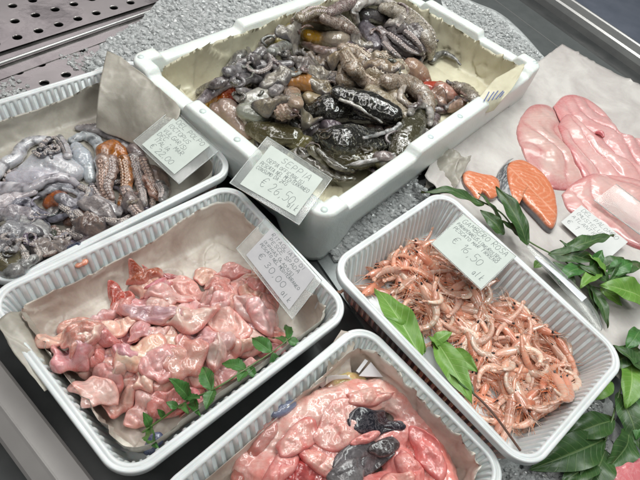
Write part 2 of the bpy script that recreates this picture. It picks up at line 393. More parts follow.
def ice():
    m,nt,b=newmat('crushed_ice'); L=nt.links.new
    b.inputs['Base Color'].default_value=(.98,1,1,1); b.inputs['Roughness'].default_value=.12; b.inputs['Transmission Weight'].default_value=.68; b.inputs['IOR'].default_value=1.31; b.inputs['Coat Weight'].default_value=.6; b.inputs['Coat Roughness'].default_value=.05
    nb=noisetex(nt,350,4,.6); L(bump(nt,nb.outputs[0],.5,.001),b.inputs['Normal']); return m
MAT['ice']=ice()
MAT['icebase']=simple('packed_ice',(.82,.85,.85),.2,coat=.6,bsc=220,bst=.9,bd=.003,var=(.62,.65,.65),vsc=60)
def clear(name,tint=(.97,1,.99)):
    m,nt,b=newmat(name)
    b.inputs['Base Color'].default_value=(*tint,1); b.inputs['Roughness'].default_value=.08; b.inputs['Transmission Weight'].default_value=.88; b.inputs['IOR'].default_value=1.2
    return m
MAT['clear']=clear('clear_acrylic')
MAT['bead']=simple('frosted_acrylic_edge',(.78,.82,.80),.15,trans=.55,ior=1.3,coat=.5)
def leafmat(name,c1,c2,vein):
    m,nt,b=newmat(name); L=nt.links.new
    uv=N(nt,'ShaderNodeUVMap'); sp=N(nt,'ShaderNodeSeparateXYZ'); L(uv.outputs[0],sp.inputs[0])
    ab=N(nt,'ShaderNodeMath',operation='ABSOLUTE'); L(sp.outputs[1],ab.inputs[0])
    # lateral veins: sin((u - |v|*.35)*k)
    m1=N(nt,'ShaderNodeMath',operation='MULTIPLY'); L(ab.outputs[0],m1.inputs[0]); m1.inputs[1].default_value=.16
    m2=N(nt,'ShaderNodeMath',operation='SUBTRACT'); L(sp.outputs[0],m2.inputs[0]); L(m1.outputs[0],m2.inputs[1])
    m3=N(nt,'ShaderNodeMath',operation='MULTIPLY'); L(m2.outputs[0],m3.inputs[0]); m3.inputs[1].default_value=62
    m4=N(nt,'ShaderNodeMath',operation='SINE'); L(m3.outputs[0],m4.inputs[0])
    r1=ramp(nt,m4.outputs[0],[(.9,0.),(1.,.55)])
    r2_=ramp(nt,ab.outputs[0],[(.03,1.),(.08,0.)])
    mx=N(nt,'ShaderNodeMath',operation='MAXIMUM'); L(r1.outputs[0],mx.inputs[0]); L(r2_.outputs[0],mx.inputs[1])
    n=noisetex(nt,50,4,.6); r=ramp(nt,n.outputs[0],[(.35,c1),(.65,c2)])
    L(mix(nt,mx.outputs[0],r.outputs[0],vein),b.inputs['Base Color'])
    b.inputs['Roughness'].default_value=.4; b.inputs['Coat Weight'].default_value=.15; b.inputs['Coat Roughness'].default_value=.2
    b.inputs['Subsurface Weight'].default_value=.1; b.inputs['Subsurface Scale'].default_value=.002
    L(bump(nt,mx.outputs[0],.5,-.0006,bump(nt,n.outputs[0],.3,.002)),b.inputs['Normal']); return m
MAT['leaf_b']=leafmat('bright_leaf',(.11,.25,.035),(.17,.34,.06),(.26,.42,.12))
MAT['leaf_d']=leafmat('dark_leaf',(.026,.07,.018),(.05,.12,.03),(.12,.19,.07))
MAT['leaf_m']=leafmat('mint_leaf',(.035,.13,.025),(.06,.19,.04),(.12,.26,.08))
# ------------------------------------------------------------------ setting
def setting():
    # perforated steel panels, upper left
    o=Vector(W(18.75,42,0)); 
    a=np.array(W(131,6.75,0)-W(18.75,42,0))/6; a=Vector(a)
    b=(W(18.75,42,0)-W(16.25,25.75,0)); bn=b.copy()
    e1=a.normalized(); e2=Vector((e1.y,-e1.x,0))
    if e2.dot(b)<0:e2=-e2
    pa=a.length; pb=b.dot(e2); sh=b.dot(e1)
    def panel(name,orig,rows,cols,z,holes_r=.74,label=None,shf=sh):
        m=M(); seg=20
        for r in rows:
            for c in cols:
                ce=orig+e1*(pa*c+ (shf*r)%pa)+e2*(pb*r)
                hx,hy=pa/2,pb/2
                ring=[];sq=[]
                for k in range(seg):
                    g_=k%5/5*2-1; sx,sy=((hx,hy*g_),(-hx*g_,hy),(-hx,-hy*g_),(hx*g_,-hy))[k//5]
                    an=math.hypot(sx,sy); ring.append((sx/an,sy/an)); sq.append((sx,sy))
                V=[];
                for (rad,dz) in ((holes_r*.97,-.28),(holes_r,-.06),(holes_r*1.12,0.)):
                    V+=[tuple(ce+e1*x*rad+e2*y*rad+Vector((0,0,z+dz))) for x,y in ring]
                V+=[tuple(ce+e1*x+e2*y+Vector((0,0,z))) for x,y in sq]
                Fc=[]
                for j in range(3):
                    for k in range(seg): k2=(k+1)%seg; Fc.append((j*seg+k,j*seg+k2,(j+1)*seg+k2,(j+1)*seg+k))
                m.add(V,Fc)
        return obj(name,m,MAT['perf'],smooth=False,kind='structure')
    panel('perforated_panel',o,range(-9,1),range(-6,12),.9)
    q=W(18.75,73,.2); 
    panel('perforated_panel',q,range(0,4),range(-6,12),.2)
    # raised lip between the two panels
    p0=W(-60,84,.9); p1=W(150,11,.9); p1=p1+(p1-p0).normalized()*30
    dl=(p1-p0).normalized(); nl=Vector((dl.y,-dl.x,0)); m=M(); slabquad(m,[Vector((p.x,p.y,.5)) for p in (p0-nl*3.4,p1-nl*3.4,p1+nl*3.4,p0+nl*3.4)],.2); obj('panel_joint',m,MAT['perf'],smooth=False,kind='structure')
    m=M(); tube(m,[p0,p1],.33,seg=10,flat=.8); obj('panel_lip',m,MAT['rim'],kind='structure')
    # counter floor
    m=M(); n=40
    A=[W(-160,560,0),W(760,560,0)]
    box(m,(-110,-20,-1.2),(150,260,-.4)); obj('counter_base',m,MAT['dust'],smooth=False,kind='structure')
    # grey steel deck at the back right with seam
    def strip(name,pa0,pa1,pb1,pb0,z,th,mat):
        m=M(); q=[W(*pa0,z),W(*pa1,z),W(*pb1,z),W(*pb0,z)]; slabquad(m,q,th); return obj(name,m,mat,smooth=False,kind='structure')
    s0=W(495,0,0); s1=W(566,53,0); d=(s1-s0).normalized(); nrm=Vector((-d.y,d.x,0)); 
    if nrm.dot(W(640,0,0)-s0)<0: nrm=-nrm
    B=s0-d*70; E=s1+d*120
    k0=W(519,0,0); g=(k0-s0).dot(nrm)
    def band(name,n0,n1,z,th,mat,n0b=None):
        m=M(); q=[B+nrm*n0,E+nrm*n0,E+nrm*n1,B+nrm*n1]; q=[Vector((p.x,p.y,z)) for p in q]; slabquad(m,q,th); return obj(name,m,mat,smooth=False,kind='structure')
    band('steel_deck',-90,-.12,-.05,.3,MAT['steel'])
    band('steel_deck',.12,g,.0,.3,MAT['steel'])
    band('deck_seam',-.14,.14,.06,.3,MAT['rim'])
    # edge profile beyond the black gap
    z1=3.0
    kk=W(560,0,z1); h0=(kk-s0).dot(nrm); kk=W(572,0,z1); h1=(kk-s0).dot(nrm)
    kk=W(545,0,1.2); h00=(kk-s0).dot(nrm)
    m=M()
    prof=[(h00,-1),(h00,1.2),(h0-.4,z1-.5),(h0+.0,z1-.1),(h1-.3,z1),(h1,z1+.25),(h1+.35,z1+.25),(h1+.5,z1-.1)]
    V=[];Fc=[]
    for s_,base in enumerate((B,E)):
        for (nn,zz) in prof: p=base+nrm*nn; V.append((p.x,p.y,zz))
    k=len(prof)
    for i in range(k-1): Fc.append((i,i+1,k+i+1,k+i))
    m.add(V,Fc); obj('steel_edge',m,MAT['rim'],smooth=False,kind='structure')
    band('worktop',h1+.4,h1+120,z1,.5,MAT['slate'])
    # pale rail, lower left
    a0=W(0,360,3); a1=W(94,480,3); d=(a1-a0).normalized(); nn=Vector((d.y,-d.x,0)); c=W(0,444,3)
    if nn.dot(c-a0)<0: nn=-nn
    w=(c-a0).dot(nn); B=a0-d*60;E=a1+d*40
    prof=[(0,-1),(0,2.7),(.25,3),(w*.52,3.0),(w*.56,3.12),(w*.62,2.9),(w*.93,1.9),(w,1.5),(w,-1)]
    m=M();V=[];Fc=[];k=len(prof)
    for base in (B,E):
        for (x,z) in prof: p=base+nn*x; V.append((p.x,p.y,z))
    for i in range(k-1): Fc.append((i,k+i,k+i+1,i+1))
    m.add(V,Fc); obj('counter_rail',m,MAT['rail'],smooth=False,kind='structure')
    return
setting()
# ------------------------------------------------------------------ trays
def rrect(w,l,r,d,seg):
    """points of a rounded rectangle inset by d, with unit outward normals and arc parameter; same count whatever d"""
    pts=[]; r=max(r,.3); x=w/2-r; y=l/2-r
    sides=[((x,-y),(x,y),0),((x,y),(-x,y),90),((-x,y),(-x,-y),180),((-x,-y),(x,-y),270)]
    S_=[]; tot=0
    arcL=r*PI/2
    for (a,b,ang) in sides:
        L=math.dist(a,b); n=max(2,int(L/seg)); nd=(math.cos(R(ang)),math.sin(R(ang)))
        for i in range(n):
            t=i/n; S_.append((a[0]+(b[0]-a[0])*t,a[1]+(b[1]-a[1])*t,nd[0],nd[1],r,tot+L*t))
        tot+=L
        n=max(6,int(arcL/seg))
        for i in range(n):
            an=R(ang+90*i/n); S_.append((b[0],b[1],math.cos(an),math.sin(an),r,tot+arcL*i/n))
        tot+=arcL
    return S_,tot
def bil(q,u,v): # u,v in -1..1 ; q = four world corners (u-,v-),(u+,v-),(u+,v+),(u-,v+)
    a=(1-u)*(1-v)/4;b=(1+u)*(1-v)/4;c=(1+u)*(1+v)/4;d=(1-u)*(1+v)/4
    return q[0]*a+q[1]*b+q[2]*c+q[3]*d
def make_tray(name,label,cpx,zr,zf,rr=3.2,period=1.0,amp=.16,cat='tray',step=True):
    q=[W(x,y,z) for (x,y),z in zip(cpx,zr if hasattr(zr,'__len__') else [zr]*4)]
    w=((q[1]-q[0]).length+(q[2]-q[3]).length)/2; l=((q[3]-q[0]).length+(q[2]-q[1]).length)/2
    zrm=sum(p.z for p in q)/4; dep=zrm-zf
    base,tot=rrect(w,l,rr,0,period/8); nr=round(tot/period); per=tot/nr
    # (inset, height below rim, rib strength)
    prof=[(.30,-1.0,0),(.02,-1.0,0),(0,-.9,0),(.0,-.15,0),(.05,-.04,0),(.16,0,0),(.34,.0,0),(.42,-.05,0),(.5,-.05,0),(.58,.0,0),(.78,0,0),(.9,-.05,0),(.97,-.2,0),(1.0,-.35,.3),(1.05,-.55,1.)]
    for k in range(1,9): t=k/8; prof.append((1.05+1.1*t,-.55-(dep-.95)*t,1.))
    prof+=[(2.3,-dep+.2,.5),(2.5,-dep+.06,.2),(2.8,-dep,0)]
    def P(e,d,z,rib):
        x,y,nx,ny,r,s=e
        ph=math.cos(2*PI*s/per); ph=max(-1,min(1,ph*2.2)); dd=d+amp*rib*ph
        X=x+nx*(r-dd); Y=y+ny*(r-dd)
        p=bil(q,2*X/w,2*Y/l); return (p.x,p.y,p.z+z)
    n=len(base); m=M(); V=[]; Fc=[]
    for (d,z,rib) in prof: V+= [P(e,d,z,rib) for e in base]
    for j in range(len(prof)-1):
        for k in range(n): k2=(k+1)%n; Fc.append((j*n+k,j*n+k2,(j+1)*n+k2,(j+1)*n+k))
    m.add(V,Fc)
    # floor rings
    o=len(m.v); V=[];Fc=[]
    for t in (1,.8,.55,.3,.02):
        for e in base:
            X=(e[0]+e[2]*(e[4]-2.8))*t; Y=(e[1]+e[3]*(e[4]-2.8))*t; p=bil(q,2*X/w,2*Y/l); V.append((p.x,p.y,p.z-dep))
    for j in range(4):
        for k in range(n): k2=(k+1)%n; Fc.append((j*n+k,j*n+k2,(j+1)*n+k2,(j+1)*n+k))
    Fc.append(tuple(4*n+k for k in range(n))); m.add(V,Fc)
    # outside wall
    V=[];Fc=[]; pr=[(.30,-1.0),(.3,-.3),(.95,-.45),(2.1,-dep+.1),(2.5,-dep-.15)]
    for (d,z) in pr: V+=[P(e,d,z,0) for e in base]
    for j in range(len(pr)-1):
        for k in range(n): k2=(k+1)%n; Fc.append((j*n+k2,j*n+k,(j+1)*n+k,(j+1)*n+k2))
    Fc.append(tuple(4*n+k for k in range(n))); m.add(V,Fc)
    o=obj(name,m,MAT['plastic'],label=label,cat=cat)
    for i in range(15):
        t=i/14; d=1.5+1.75*t; z=zrm-.6-(dep-.7)*t
        fu,fv=1-2*d/w,1-2*d/l; hpoly([bil(q,a*fu,b*fv) for a,b in ((-1,-1),(1,-1),(1,1),(-1,1))],z if i<14 else zf+.1)
    return q
T1=[(142-4,54.7+2),(236.4,169.8),(0,288),(-97,132)]      # octopus tray: corner order back,right,front,left
T1q=make_tray('plastic_tray','ribbed white plastic tray full of octopus, behind the tray of pink fish chunks',[(-110,132),(-2,291),(237,170),(139,56.5)],7,1.2)
T2q=make_tray('plastic_tray','ribbed white plastic tray holding the pink fish chunks and mint sprig',[(-22.5,296),(123,489),(355,310),(232,180.5)],7.3,1.2)
T3q=make_tray('plastic_tray','white plastic tray holding the monkfish heads, lowest tray in the photo',[(171-28,476+25),(310,690),(515,472),(362,318)],6.5,.7)
T4q=make_tray('plastic_tray','ribbed white plastic tray full of raw prawns',[(326,265),(530,477),(630,359),(443,187)],8,2.0,rr=3.4,period=.95,amp=.17)
# ------------------------------------------------------------------ foam box
def foambox():
    q=[W(143,50,10),W(325,222,10),W(545,64,10),W(390,-34,10)]
    # make it a true rectangle from the front corner
    f=q[1]; e1=(q[0]-f); e1.z=0; e2=(q[2]-f); e2.z=0; L1=e1.length; L2=e2.length; e2.normalize(); e1n=Vector((-e2.y,e2.x,0))
    if e1n.dot(e1)<0:e1n=-e1n
    e1=(e1n*.9+e1.normalized()*.1).normalized()
    q=[f+e1*L1,f,f+e2*L2,f+e2*L2+e1*L1]
    w,l=L1,L2; base,tot=rrect(w,l,2.6,0,.35)
    # u axis: q0->q1 (width), v axis: q0->q3
    def hz(e,d):
        x,y,nx,ny,r,s=e
        fx=1-abs(abs(x+nx*r)-w/2)*0; 
        ax=w/2-abs(x+nx*r); ay=l/2-abs(y+ny*r)      # distance to the two nearest sides
        t=max(ax,ay)                                   # distance from the corner along the side
        lo=0.
        def stp(a,b,x): return max(0,min(1,(x-a)/(b-a)))
        side=w if ay<ax else l
        low=stp(4.6,5.4,t)
        mid=side/2-t
        low*=stp(side*.16,side*.16+.8,mid)
        return -1.15*low
    def bz(e):
        x,y,nx,ny,r,s=e; ax=w/2-abs(x+nx*r); ay=l/2-abs(y+ny*r); t=max(ax,ay)
        return max(0,min(1,(t-5.5)/2.5))*3.2
    prof=[('z',4.5,.2),('z',3.2,.2),('b',.5,0),('b',.15,.2),('b',.1,1.),('t',0,-3.),('t',0,-.5),('t',.12,-.15),('t',.45,0),('t',1.2,.0),('t',2.1,0),('t',2.45,-.15),('t',2.6,-.5),('f',2.9,-3.5),('f',3.1,-7.9),('f',3.6,-8.3)]
    m=M();V=[];Fc=[];n=len(base)
    for (kd,d,z) in prof:
        for e in base:
            x,y,nx,ny,r,s=e
            X=x+nx*(r-d);Y=y+ny*(r-d)
            p=bil(q,2*X/w,2*Y/l)
            if kd=='b': zz=bz(e)+z
            elif kd=='z': zz=z
            elif kd=='t': zz=10+z+hz(e,d)*(1 if z>-2.9 else 0)
            else: zz=10+z
            wob=.05*noise.noise(Vector((p.x*.5,p.y*.5,z)))
            V.append((p.x,p.y,zz+wob))
    for j in range(len(prof)-1):
        for k in range(n): k2=(k+1)%n; Fc.append((j*n+k,j*n+k2,(j+1)*n+k2,(j+1)*n+k))
    Fc.append(tuple((len(prof)-1)*n+k for k in range(n))); Fc.append(tuple(range(n))[::-1]); m.add(V,Fc)
    # round pins on the rim
    for (u,v) in ((-.93,-.95),(.93,-.955),(.93,.955),(.94,.07),(-.2,-.963),(.15,-.963),(.94,-.2)):
        p=bil(q,u,v); tube(m,[(p.x,p.y,9.8),(p.x,p.y,10.06)],.5,n=3,seg=14,cap=False,uref=(1,0,0))
    obj('foam_box',m,MAT['foam'],label='large white foam fish box holding the cuttlefish pile',cat='foam box')
    hpoly([bil(q,u,v) for u,v in ((-.85,-.88),(.85,-.88),(.85,.88),(-.85,.88))],2.2)
    return q
BXq=foambox()
# ------------------------------------------------------------------ paper
def sheet(name,rows,mat,label,nu=50,nv=50,th=.05,wrinkle=.12,wsc=.35,cat='paper',cut=None,hm=True,parent=None,seed=0):
    """rows: grid of (px,py,z) control points, interpolated both ways"""
    G=[[W(x,y,z) for (x,y,z) in r] for r in rows]
    A=np.array([catmull(r,nu) for r in G])                       # rows x nu x 3
    B=np.array([catmull(A[:,i],nv) for i in range(nu)])          # nu x nv x 3
    m=M();V=[];
    for i in range(nu):
        for j in range(nv):
            p=Vector(B[i,j]); d=noise.fractal(p*wsc+Vector((seed,0,0)),1.,2.,4)*wrinkle; cn=noise.noise(Vector((p.x*.16+seed,p.y*.16,.3))); cn2=noise.noise(Vector((p.x*.3,p.y*.3+seed,5))); d+=wrinkle*1.3*max(0,1-abs(cn)*16)+wrinkle*.8*max(0,1-abs(cn2)*14); V.append((p.x+d*.4,p.y+d*.3,p.z+d))
    Fc=[(i*nv+j,i*nv+j+1,(i+1)*nv+j+1,(i+1)*nv+j) for i in range(nu-1) for j in range(nv-1)]
    # edge wave and thickness
    Vb=[(x,y,z-th) for x,y,z in V]; k=len(V)
    Fb=[tuple(k+t for t in reversed(f)) for f in Fc]
    ed=[i*nv for i in range(nu)]+[(nu-1)*nv+j for j in range(1,nv)]+[i*nv+nv-1 for i in range(nu-2,-1,-1)]+[j for j in range(nv-2,0,-1)]
    Fe=[(ed[t],ed[(t+1)%len(ed)],k+ed[(t+1)%len(ed)],k+ed[t]) for t in range(len(ed))]
    m.add(V+Vb,Fc+Fb+Fe)
    o=obj(name,m,mat,parent=parent,label=label,cat=cat)
    if hm: hset(V,2)
    return o
def lining(name,q,zr,zf,tops,mat,label,nn=90,wr=.1,seed=0,ins=2.0,extra=None,open_=(),cat='paper'):
    """paper pressed into a tray: q tray corners, tops = list of (angle fraction 0..1 around, height of the paper edge)"""
    w=((q[1]-q[0]).length+(q[2]-q[3]).length)/2; l=((q[3]-q[0]).length+(q[2]-q[1]).length)/2
    base,tot=rrect(w,l,4.5,0,.4); n=len(base)
    K=58; KF=44; V=[];Fc=[]
    tp=sorted(tops); ss=[t[0] for t in tp]; hh=[t[1] for t in tp]
    ss=[ss[-1]-1]+ss+[ss[0]+1]; hh=[hh[-1]]+hh+[hh[0]]
    for k in range(K):
        for e in base:
            s=e[5]/tot; h=float(np.interp(s,ss,hh)); h+=.35*noise.noise(Vector((s*23,seed,0)))+.18*noise.noise(Vector((s*90,seed,3)))
            if k<KF:
                t=k/(KF-1.)  # floor to foot
                R_=t; X=(e[0]+e[2]*(e[4]-ins-1.6))*R_; Y=(e[1]+e[3]*(e[4]-ins-1.6))*R_; z=zf+.08
            else:
                t=(k-KF+1)/(K-KF); z=zf+.08+(h-zf)*t**1.25; dd=ins+1.6-1.6*math.sqrt(min(1,t*1.5))*.8-.45*t
                X=e[0]+e[2]*(e[4]-dd); Y=e[1]+e[3]*(e[4]-dd)
            p=bil(q,2*X/w,2*Y/l)
            f=noise.fractal(Vector((p.x*.3,p.y*.3,seed*3.1+z*.2)),1.,2.,3)
            am=wr*(.5+1.2*k/K); cn=noise.noise(Vector((p.x*.17+seed,p.y*.17,z*.1))); cn2=noise.noise(Vector((p.x*.33,p.y*.33+seed,z*.2))); f+=1.9*max(0,1-abs(cn)*14)+1.1*max(0,1-abs(cn2)*13)
            V.append((p.x-e[2]*0+f*am*.8,p.y+f*am*.5,z+abs(f)*am))
    for j in range(K-1):
        for k in range(n): k2=(k+1)%n; Fc.append((j*n+k,j*n+k2,(j+1)*n+k2,(j+1)*n+k))
    m=M(); kk=len(V); Vb=[(x,y,z-.04) for x,y,z in V]
    Fe=[((K-1)*n+k,(K-1)*n+(k+1)%n,kk+(K-1)*n+(k+1)%n,kk+(K-1)*n+k) for k in range(n)]
    m.add(V+Vb,Fc+[tuple(kk+t for t in reversed(f)) for f in Fc]+Fe)
    hset(V,2); return obj(name,m,mat,label=label,cat=cat)
# arc fraction: sides run u+ (q1->q2), v+ (q2->q3), u- (q3->q0), v- (q0->q1)
# tray 1 : q0 left, q1 front, q2 right, q3 back
lining('paper_liner',T1q,7,1.3,[(0,3.2),(.12,4.2),(.22,6.2),(.33,6.4),(.42,6.4),(.5,6.6),(.56,5.2),(.62,4.8),(.7,5.0),(.78,5),(.9,4)],MAT['paper_grey'],'grey-brown wet paper lining the octopus tray',seed=1)
sheet('paper_flap',[[(96,128,3.6),(97,108,6.4),(100,82,8.4),(107,51,9.9)],[(108,134,3.0),(118,110,6.),(126,84,8.6),(122,58,9.7)],[(124,140,2.8),(144,120,6.2),(158,98,8.3),(150,80,9.3)],[(142,147,2.8),(162,134,6),(178,118,8.0),(181,108,8.6)]],MAT['paper_grey'],'upright grey-brown paper flap sticking up at the back corner of the octopus tray',wrinkle=.12,hm=False,seed=3)
lining('paper_liner',T2q,7.3,1.3,[(0,6.6),(.08,6.8),(.16,6.2),(.25,5.6),(.3,5.4),(.38,6.2),(.46,6.9),(.52,6.9),(.58,5.2),(.66,4.6),(.72,5.0),(.78,6.8),(.84,7.2),(.9,6.9),(.95,6.7)],MAT['paper_pink'],'pinkish-beige wet paper under the pink fish chunks',seed=2,wr=.16)
lining('paper_liner',T3q,6.5,.8,[(0,6),(.2,6),(.3,6.3),(.4,6.3),(.52,6.4),(.6,4.6),(.7,4.4),(.9,5)],MAT['paper_pink'],'brownish pink wet paper lining the monkfish tray',seed=5,wr=.16)
lining('paper_liner',BXq,10,2.4,[(0,6.5),(.1,6),(.2,7.6),(.26,9.0),(.33,8.4),(.45,8.7),(.55,9.3),(.66,9.3),(.74,9.2),(.78,8.),(.9,6.)],MAT['paper_cream'],'cream paper lining the foam box under the cuttlefish',seed=7,wr=.2,ins=3.5)
# ------------------------------------------------------------------ building blocks for sea food
KR=1.
TINT=(1,1,1)
def tn(c): return tuple(a*b for a,b in zip(c,TINT))
def jit(c,a): return tuple(max(0,min(1,x+random.uniform(-a,a))) for x in c)
def arm(parent,pts,rad,col,mat='octo',suck=None,namp=.2,flat=.78,k=.5,name='arm',scol=(.52,.46,.44),ssize=.42,colf=None,seg=16,lift=0,up=.6,col2=None):
    """an arm or long lump whose path is given in picture points and which comes to rest on the pile; suck = side the suckers show on (-1..1)"""
    rr=list(np.interp(np.linspace(0,1,len(pts)),np.linspace(0,1,len(rad)),rad)) if hasattr(rad,'__len__') else [rad]*len(pts)
    rr=[q*KR for q in rr]; col=tn(col)
    P=landpath(pts,rr,k)
    if lift: P=[p+Vector((0,0,lift)) for p in P]
    m=M(); fr=[]
    if colf is None:
        sd=random.random()*99; c1=col; c2=col2 or col
        def colf(s_,a_,q):
            n=noise.fractal(Vector(q)*1.1+Vector((sd,0,0)),1.,2.,3)*1.6; n=max(-1,min(1,n)); b=[c1[j]*(1-s_)+c2[j]*s_ for j in range(3)]
            return tuple(x*(1+.75*n) if n<0 else min(.85,x+(.7-x)*n*.38) for x in b)
    tube(m,P,rr,seg=seg,flat=flat,col=col,col2=col2,namp=namp,nsc=1.3,seed=random.random()*50,frames=fr,colf=colf,n=max(10,int(sum((P[i+1]-P[i]).length for i in range(len(P)-1))/.28)))
    o=obj(name,m,MAT[mat],parent=parent); hpath(P,rr,flat)
    if suck is not None:
        sm=M(); acc=0; last=None; cnt=0
        for (p,t,side,nn,r_,s) in fr:
            if s<=0.01 or s>=.99: last=p; continue
            if last is None: last=p
            acc+=np.linalg.norm(p-last); last=p
            sr=max(.09,r_*ssize)
            if acc>sr*1.5:
                acc=0; cnt+=1
                for row in (-1,1):
                    an=PI/2-suck*1.15+row*.42
                    d=side*math.cos(an)+nn*math.sin(an)*flat
                    c=p+d*r_*.97+t*(row*sr*.45); d=d/np.linalg.norm(d)
                    a=np.cross(d,t); a/=np.linalg.norm(a)+1e-9; b=np.cross(a,d)
                    V=[];C=[];sg=10
                    for (rr_,hh,cc) in ((1.0,-.15,.8),(.95,.25,1.),(.7,.42,1.15),(.45,.3,1.),(.28,.05,.6),(.02,.0,.5)):
                        for q in range(sg):
                            e=2*PI*q/sg; V.append(c+(a*math.cos(e)+b*math.sin(e))*sr*rr_+d*hh*sr); C.append(tuple(min(1,x*cc) for x in scol))
                    Fc=[(i*sg+q,i*sg+(q+1)%sg,(i+1)*sg+(q+1)%sg,(i+1)*sg+q) for i in range(5) for q in range(sg)]
                    sm.add(V,Fc,C)
        if sm.v: obj('suckers',sm,MAT['suck'],parent=o)
    return o
def lumps(name,parent,src,mat,vox=.16,sm=4,namp=.12,nsc=.8,k=.5,label=None,cat=None,group=None,hm=True,smooth=True,crease=0,csc=.55):
    """src = list of (px path, radii, colour, flat); fused in one skin and rested on the pile"""
    S2=[]
    for (pts,rad,col,flat) in src:
        rr=rad if hasattr(rad,'__len__') else [rad]*len(pts)
        rr=[KR*q for q in np.interp(np.linspace(0,1,len(pts)),np.linspace(0,1,len(rr)),rr)]
        if len(pts)==1: pts=[pts[0],(pts[0][0]+.6,pts[0][1]+.3)]; rr=rr*2
        if len(pts[0])==3: P=[W(*p) for p in pts]
        else: P=landpath(pts,rr,k)
        S2.append((P,rr,tn(col),flat))
    m=fuse(S2,vox,sm,namp,nsc,seed=random.random()*40,crease=crease,csc=csc)
    if hm: hset(m.v)
    for (P,rr,col,flat) in S2:
        if hm: hpath(P,[r*.9 for r in rr],flat)
    return obj(name,m,MAT[mat],parent=parent,label=label,cat=cat,group=group)
def curl(cx,cy,r0,turns,ph,asp=.6,n=None,shrink=.35,drift=(0,0)):
    n=n or max(5,int(turns*8)); out=[]
    for i in range(n):
        t=i/(n-1); a=ph+turns*2*PI*t; r=r0*(1-(1-shrink)*t)
        out.append((cx+r*math.cos(a)+drift[0]*t,cy+r*math.sin(a)*asp+drift[1]*t))
    return out
# ------------------------------------------------------------------ octopus tray
WH=(.58,.58,.60); GY=(.24,.235,.25); DK=(.08,.07,.08); PU=(.17,.155,.18); OR=(.50,.17,.035); BR=(.20,.10,.06); BG=(.42,.36,.32)
def randarms(parent,region,n,cols,rad=(.35,.75),mat='octo',suck=.5,ln=(18,45)):
    for i in range(n):
        x,y=random.choice(region); x+=random.uniform(-9,9); y+=random.uniform(-7,7)
        a=random.uniform(0,2*PI); L=random.uniform(*ln); bend=random.uniform(-2.2,2.2); r=random.uniform(*rad)
        pts=[];
        for j in range(6):
            pts.append((x,y)); x+=math.cos(a)*L/6; y+=math.sin(a)*L/6*.75; a+=bend/3*random.uniform(.4,1.4)
        arm(parent,pts,[r,r*.9,r*.6,r*.3],jit(random.choice(cols),.03),mat,suck=random.uniform(-1,1) if random.random()<suck else None,k=.55)
base=W(60,200,2)
def octopus(label,loc): return thing('octopus',label,'octopus',(loc.x,loc.y,1.5),'octopuses in the tray')
oA=octopus('pale octopus with smooth lilac-white mantle, lying on the left of the octopus tray',W(45,170,2))
oB=octopus('octopus with an orange-brown web and two rows of suckers, next to the price card',W(113,160,2))
oC=octopus('reddish brown octopus tucked in the right corner of its tray below the price card',W(155,190,2))
oD=octopus('dark grey octopus with knotted thin arms in the middle of its tray',W(70,215,2))
oE=octopus('mottled olive-grey octopus at the front left edge of its tray',W(25,245,2))
left=[(x,y) for x in range(-5,150,16) for y in range(150,275,14) if y<278-.47*x and y>140-.1*x+10]
# under layer
randarms(oD,left,16,[GY,DK,PU,BG],(.5,.85),suck=.35)
randarms(oE,[(10,240),(25,255),(40,240),(60,235),(10,262)],8,[GY,DK,BG],(.4,.7),suck=.7)
def body(parent,x,y,a,b,ang,col,ec=(.08,.075,.085),th=.9,mat='octo',name='web',wave=(.35,2.4,None),**k):
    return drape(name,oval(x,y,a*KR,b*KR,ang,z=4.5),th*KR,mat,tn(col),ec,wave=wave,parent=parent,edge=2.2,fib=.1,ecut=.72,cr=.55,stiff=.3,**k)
for (x,y) in [(15,225),(40,235),(70,225),(95,215),(120,205),(60,200),(90,195),(30,255),(55,250),(140,195),(10,245)]:
    body(oD,x+random.uniform(-5,5),y+random.uniform(-4,4),random.uniform(1.8,3.0),random.uniform(1.2,1.8),random.uniform(0,180),jit(random.choice([(.34,.33,.36),(.24,.22,.25),(.40,.36,.35),(.22,.17,.15)]),.03))
# octopus A: big pale mantle and arms
lumps('mantle',oA,[([(28,172),(50,163),(70,172)],[1.6,2.5,2.0],WH,.75),([(15,178),(40,178),(66,184)],[1.2,1.9,1.4],(.56,.54,.58),.7)],'pale',namp=.15,nsc=.5,k=.35)
arm(oA,[(-8,178),(2,166),(16,158),(22,148),(32,141),(46,140)],[1.0,1.05,1.0,.9,.85,.7],WH,'pale',namp=.12)
arm(oA,[(-10,190),(10,188),(30,188),(48,179),(66,178),(78,186)],[1.1,1.0,.85,.7,.65,.5],(.55,.52,.55),'pale')
arm(oA,[(-8,206),(8,200),(20,196),(34,192)],[1.2,1.0,.8,.5],(.6,.54,.55),'pale')
arm(oA,[(72,141),(84,136),(97,142),(101,154),(96,166)],[.6,.8,.85,.85,.7],(.46,.49,.50),'pale')
lumps('web',oA,[([(76,148),(82,156),(84,162)],[1.0,1.35,1.1],(.52,.56,.60),.8),([(88,165),(90,178)],[1.0,.9],(.47,.50,.52),.8)],'pale',k=.4)
arm(oA,[(60,137),(64,146),(68,156)],[.5,.7,.6],(.52,.5,.52),'pale')
# dark knot behind
for a in (curl(49,145,9,1.3,.4),curl(55,150,7,1.2,2),[(40,150),(45,142),(55,138),(62,146),(66,156)],[(34,152),(42,156),(48,150),(52,158)]):
    arm(oD,a,[.38,.42,.3,.18],(.10,.095,.11),'octo',suck=.3)
# back rim arm
arm(oB,[(78,128),(90,129),(103,131),(116,138),(126,146)],[.5,.9,1.0,.9,.6],(.40,.37,.37),'octo',suck=-.9,ssize=.25)
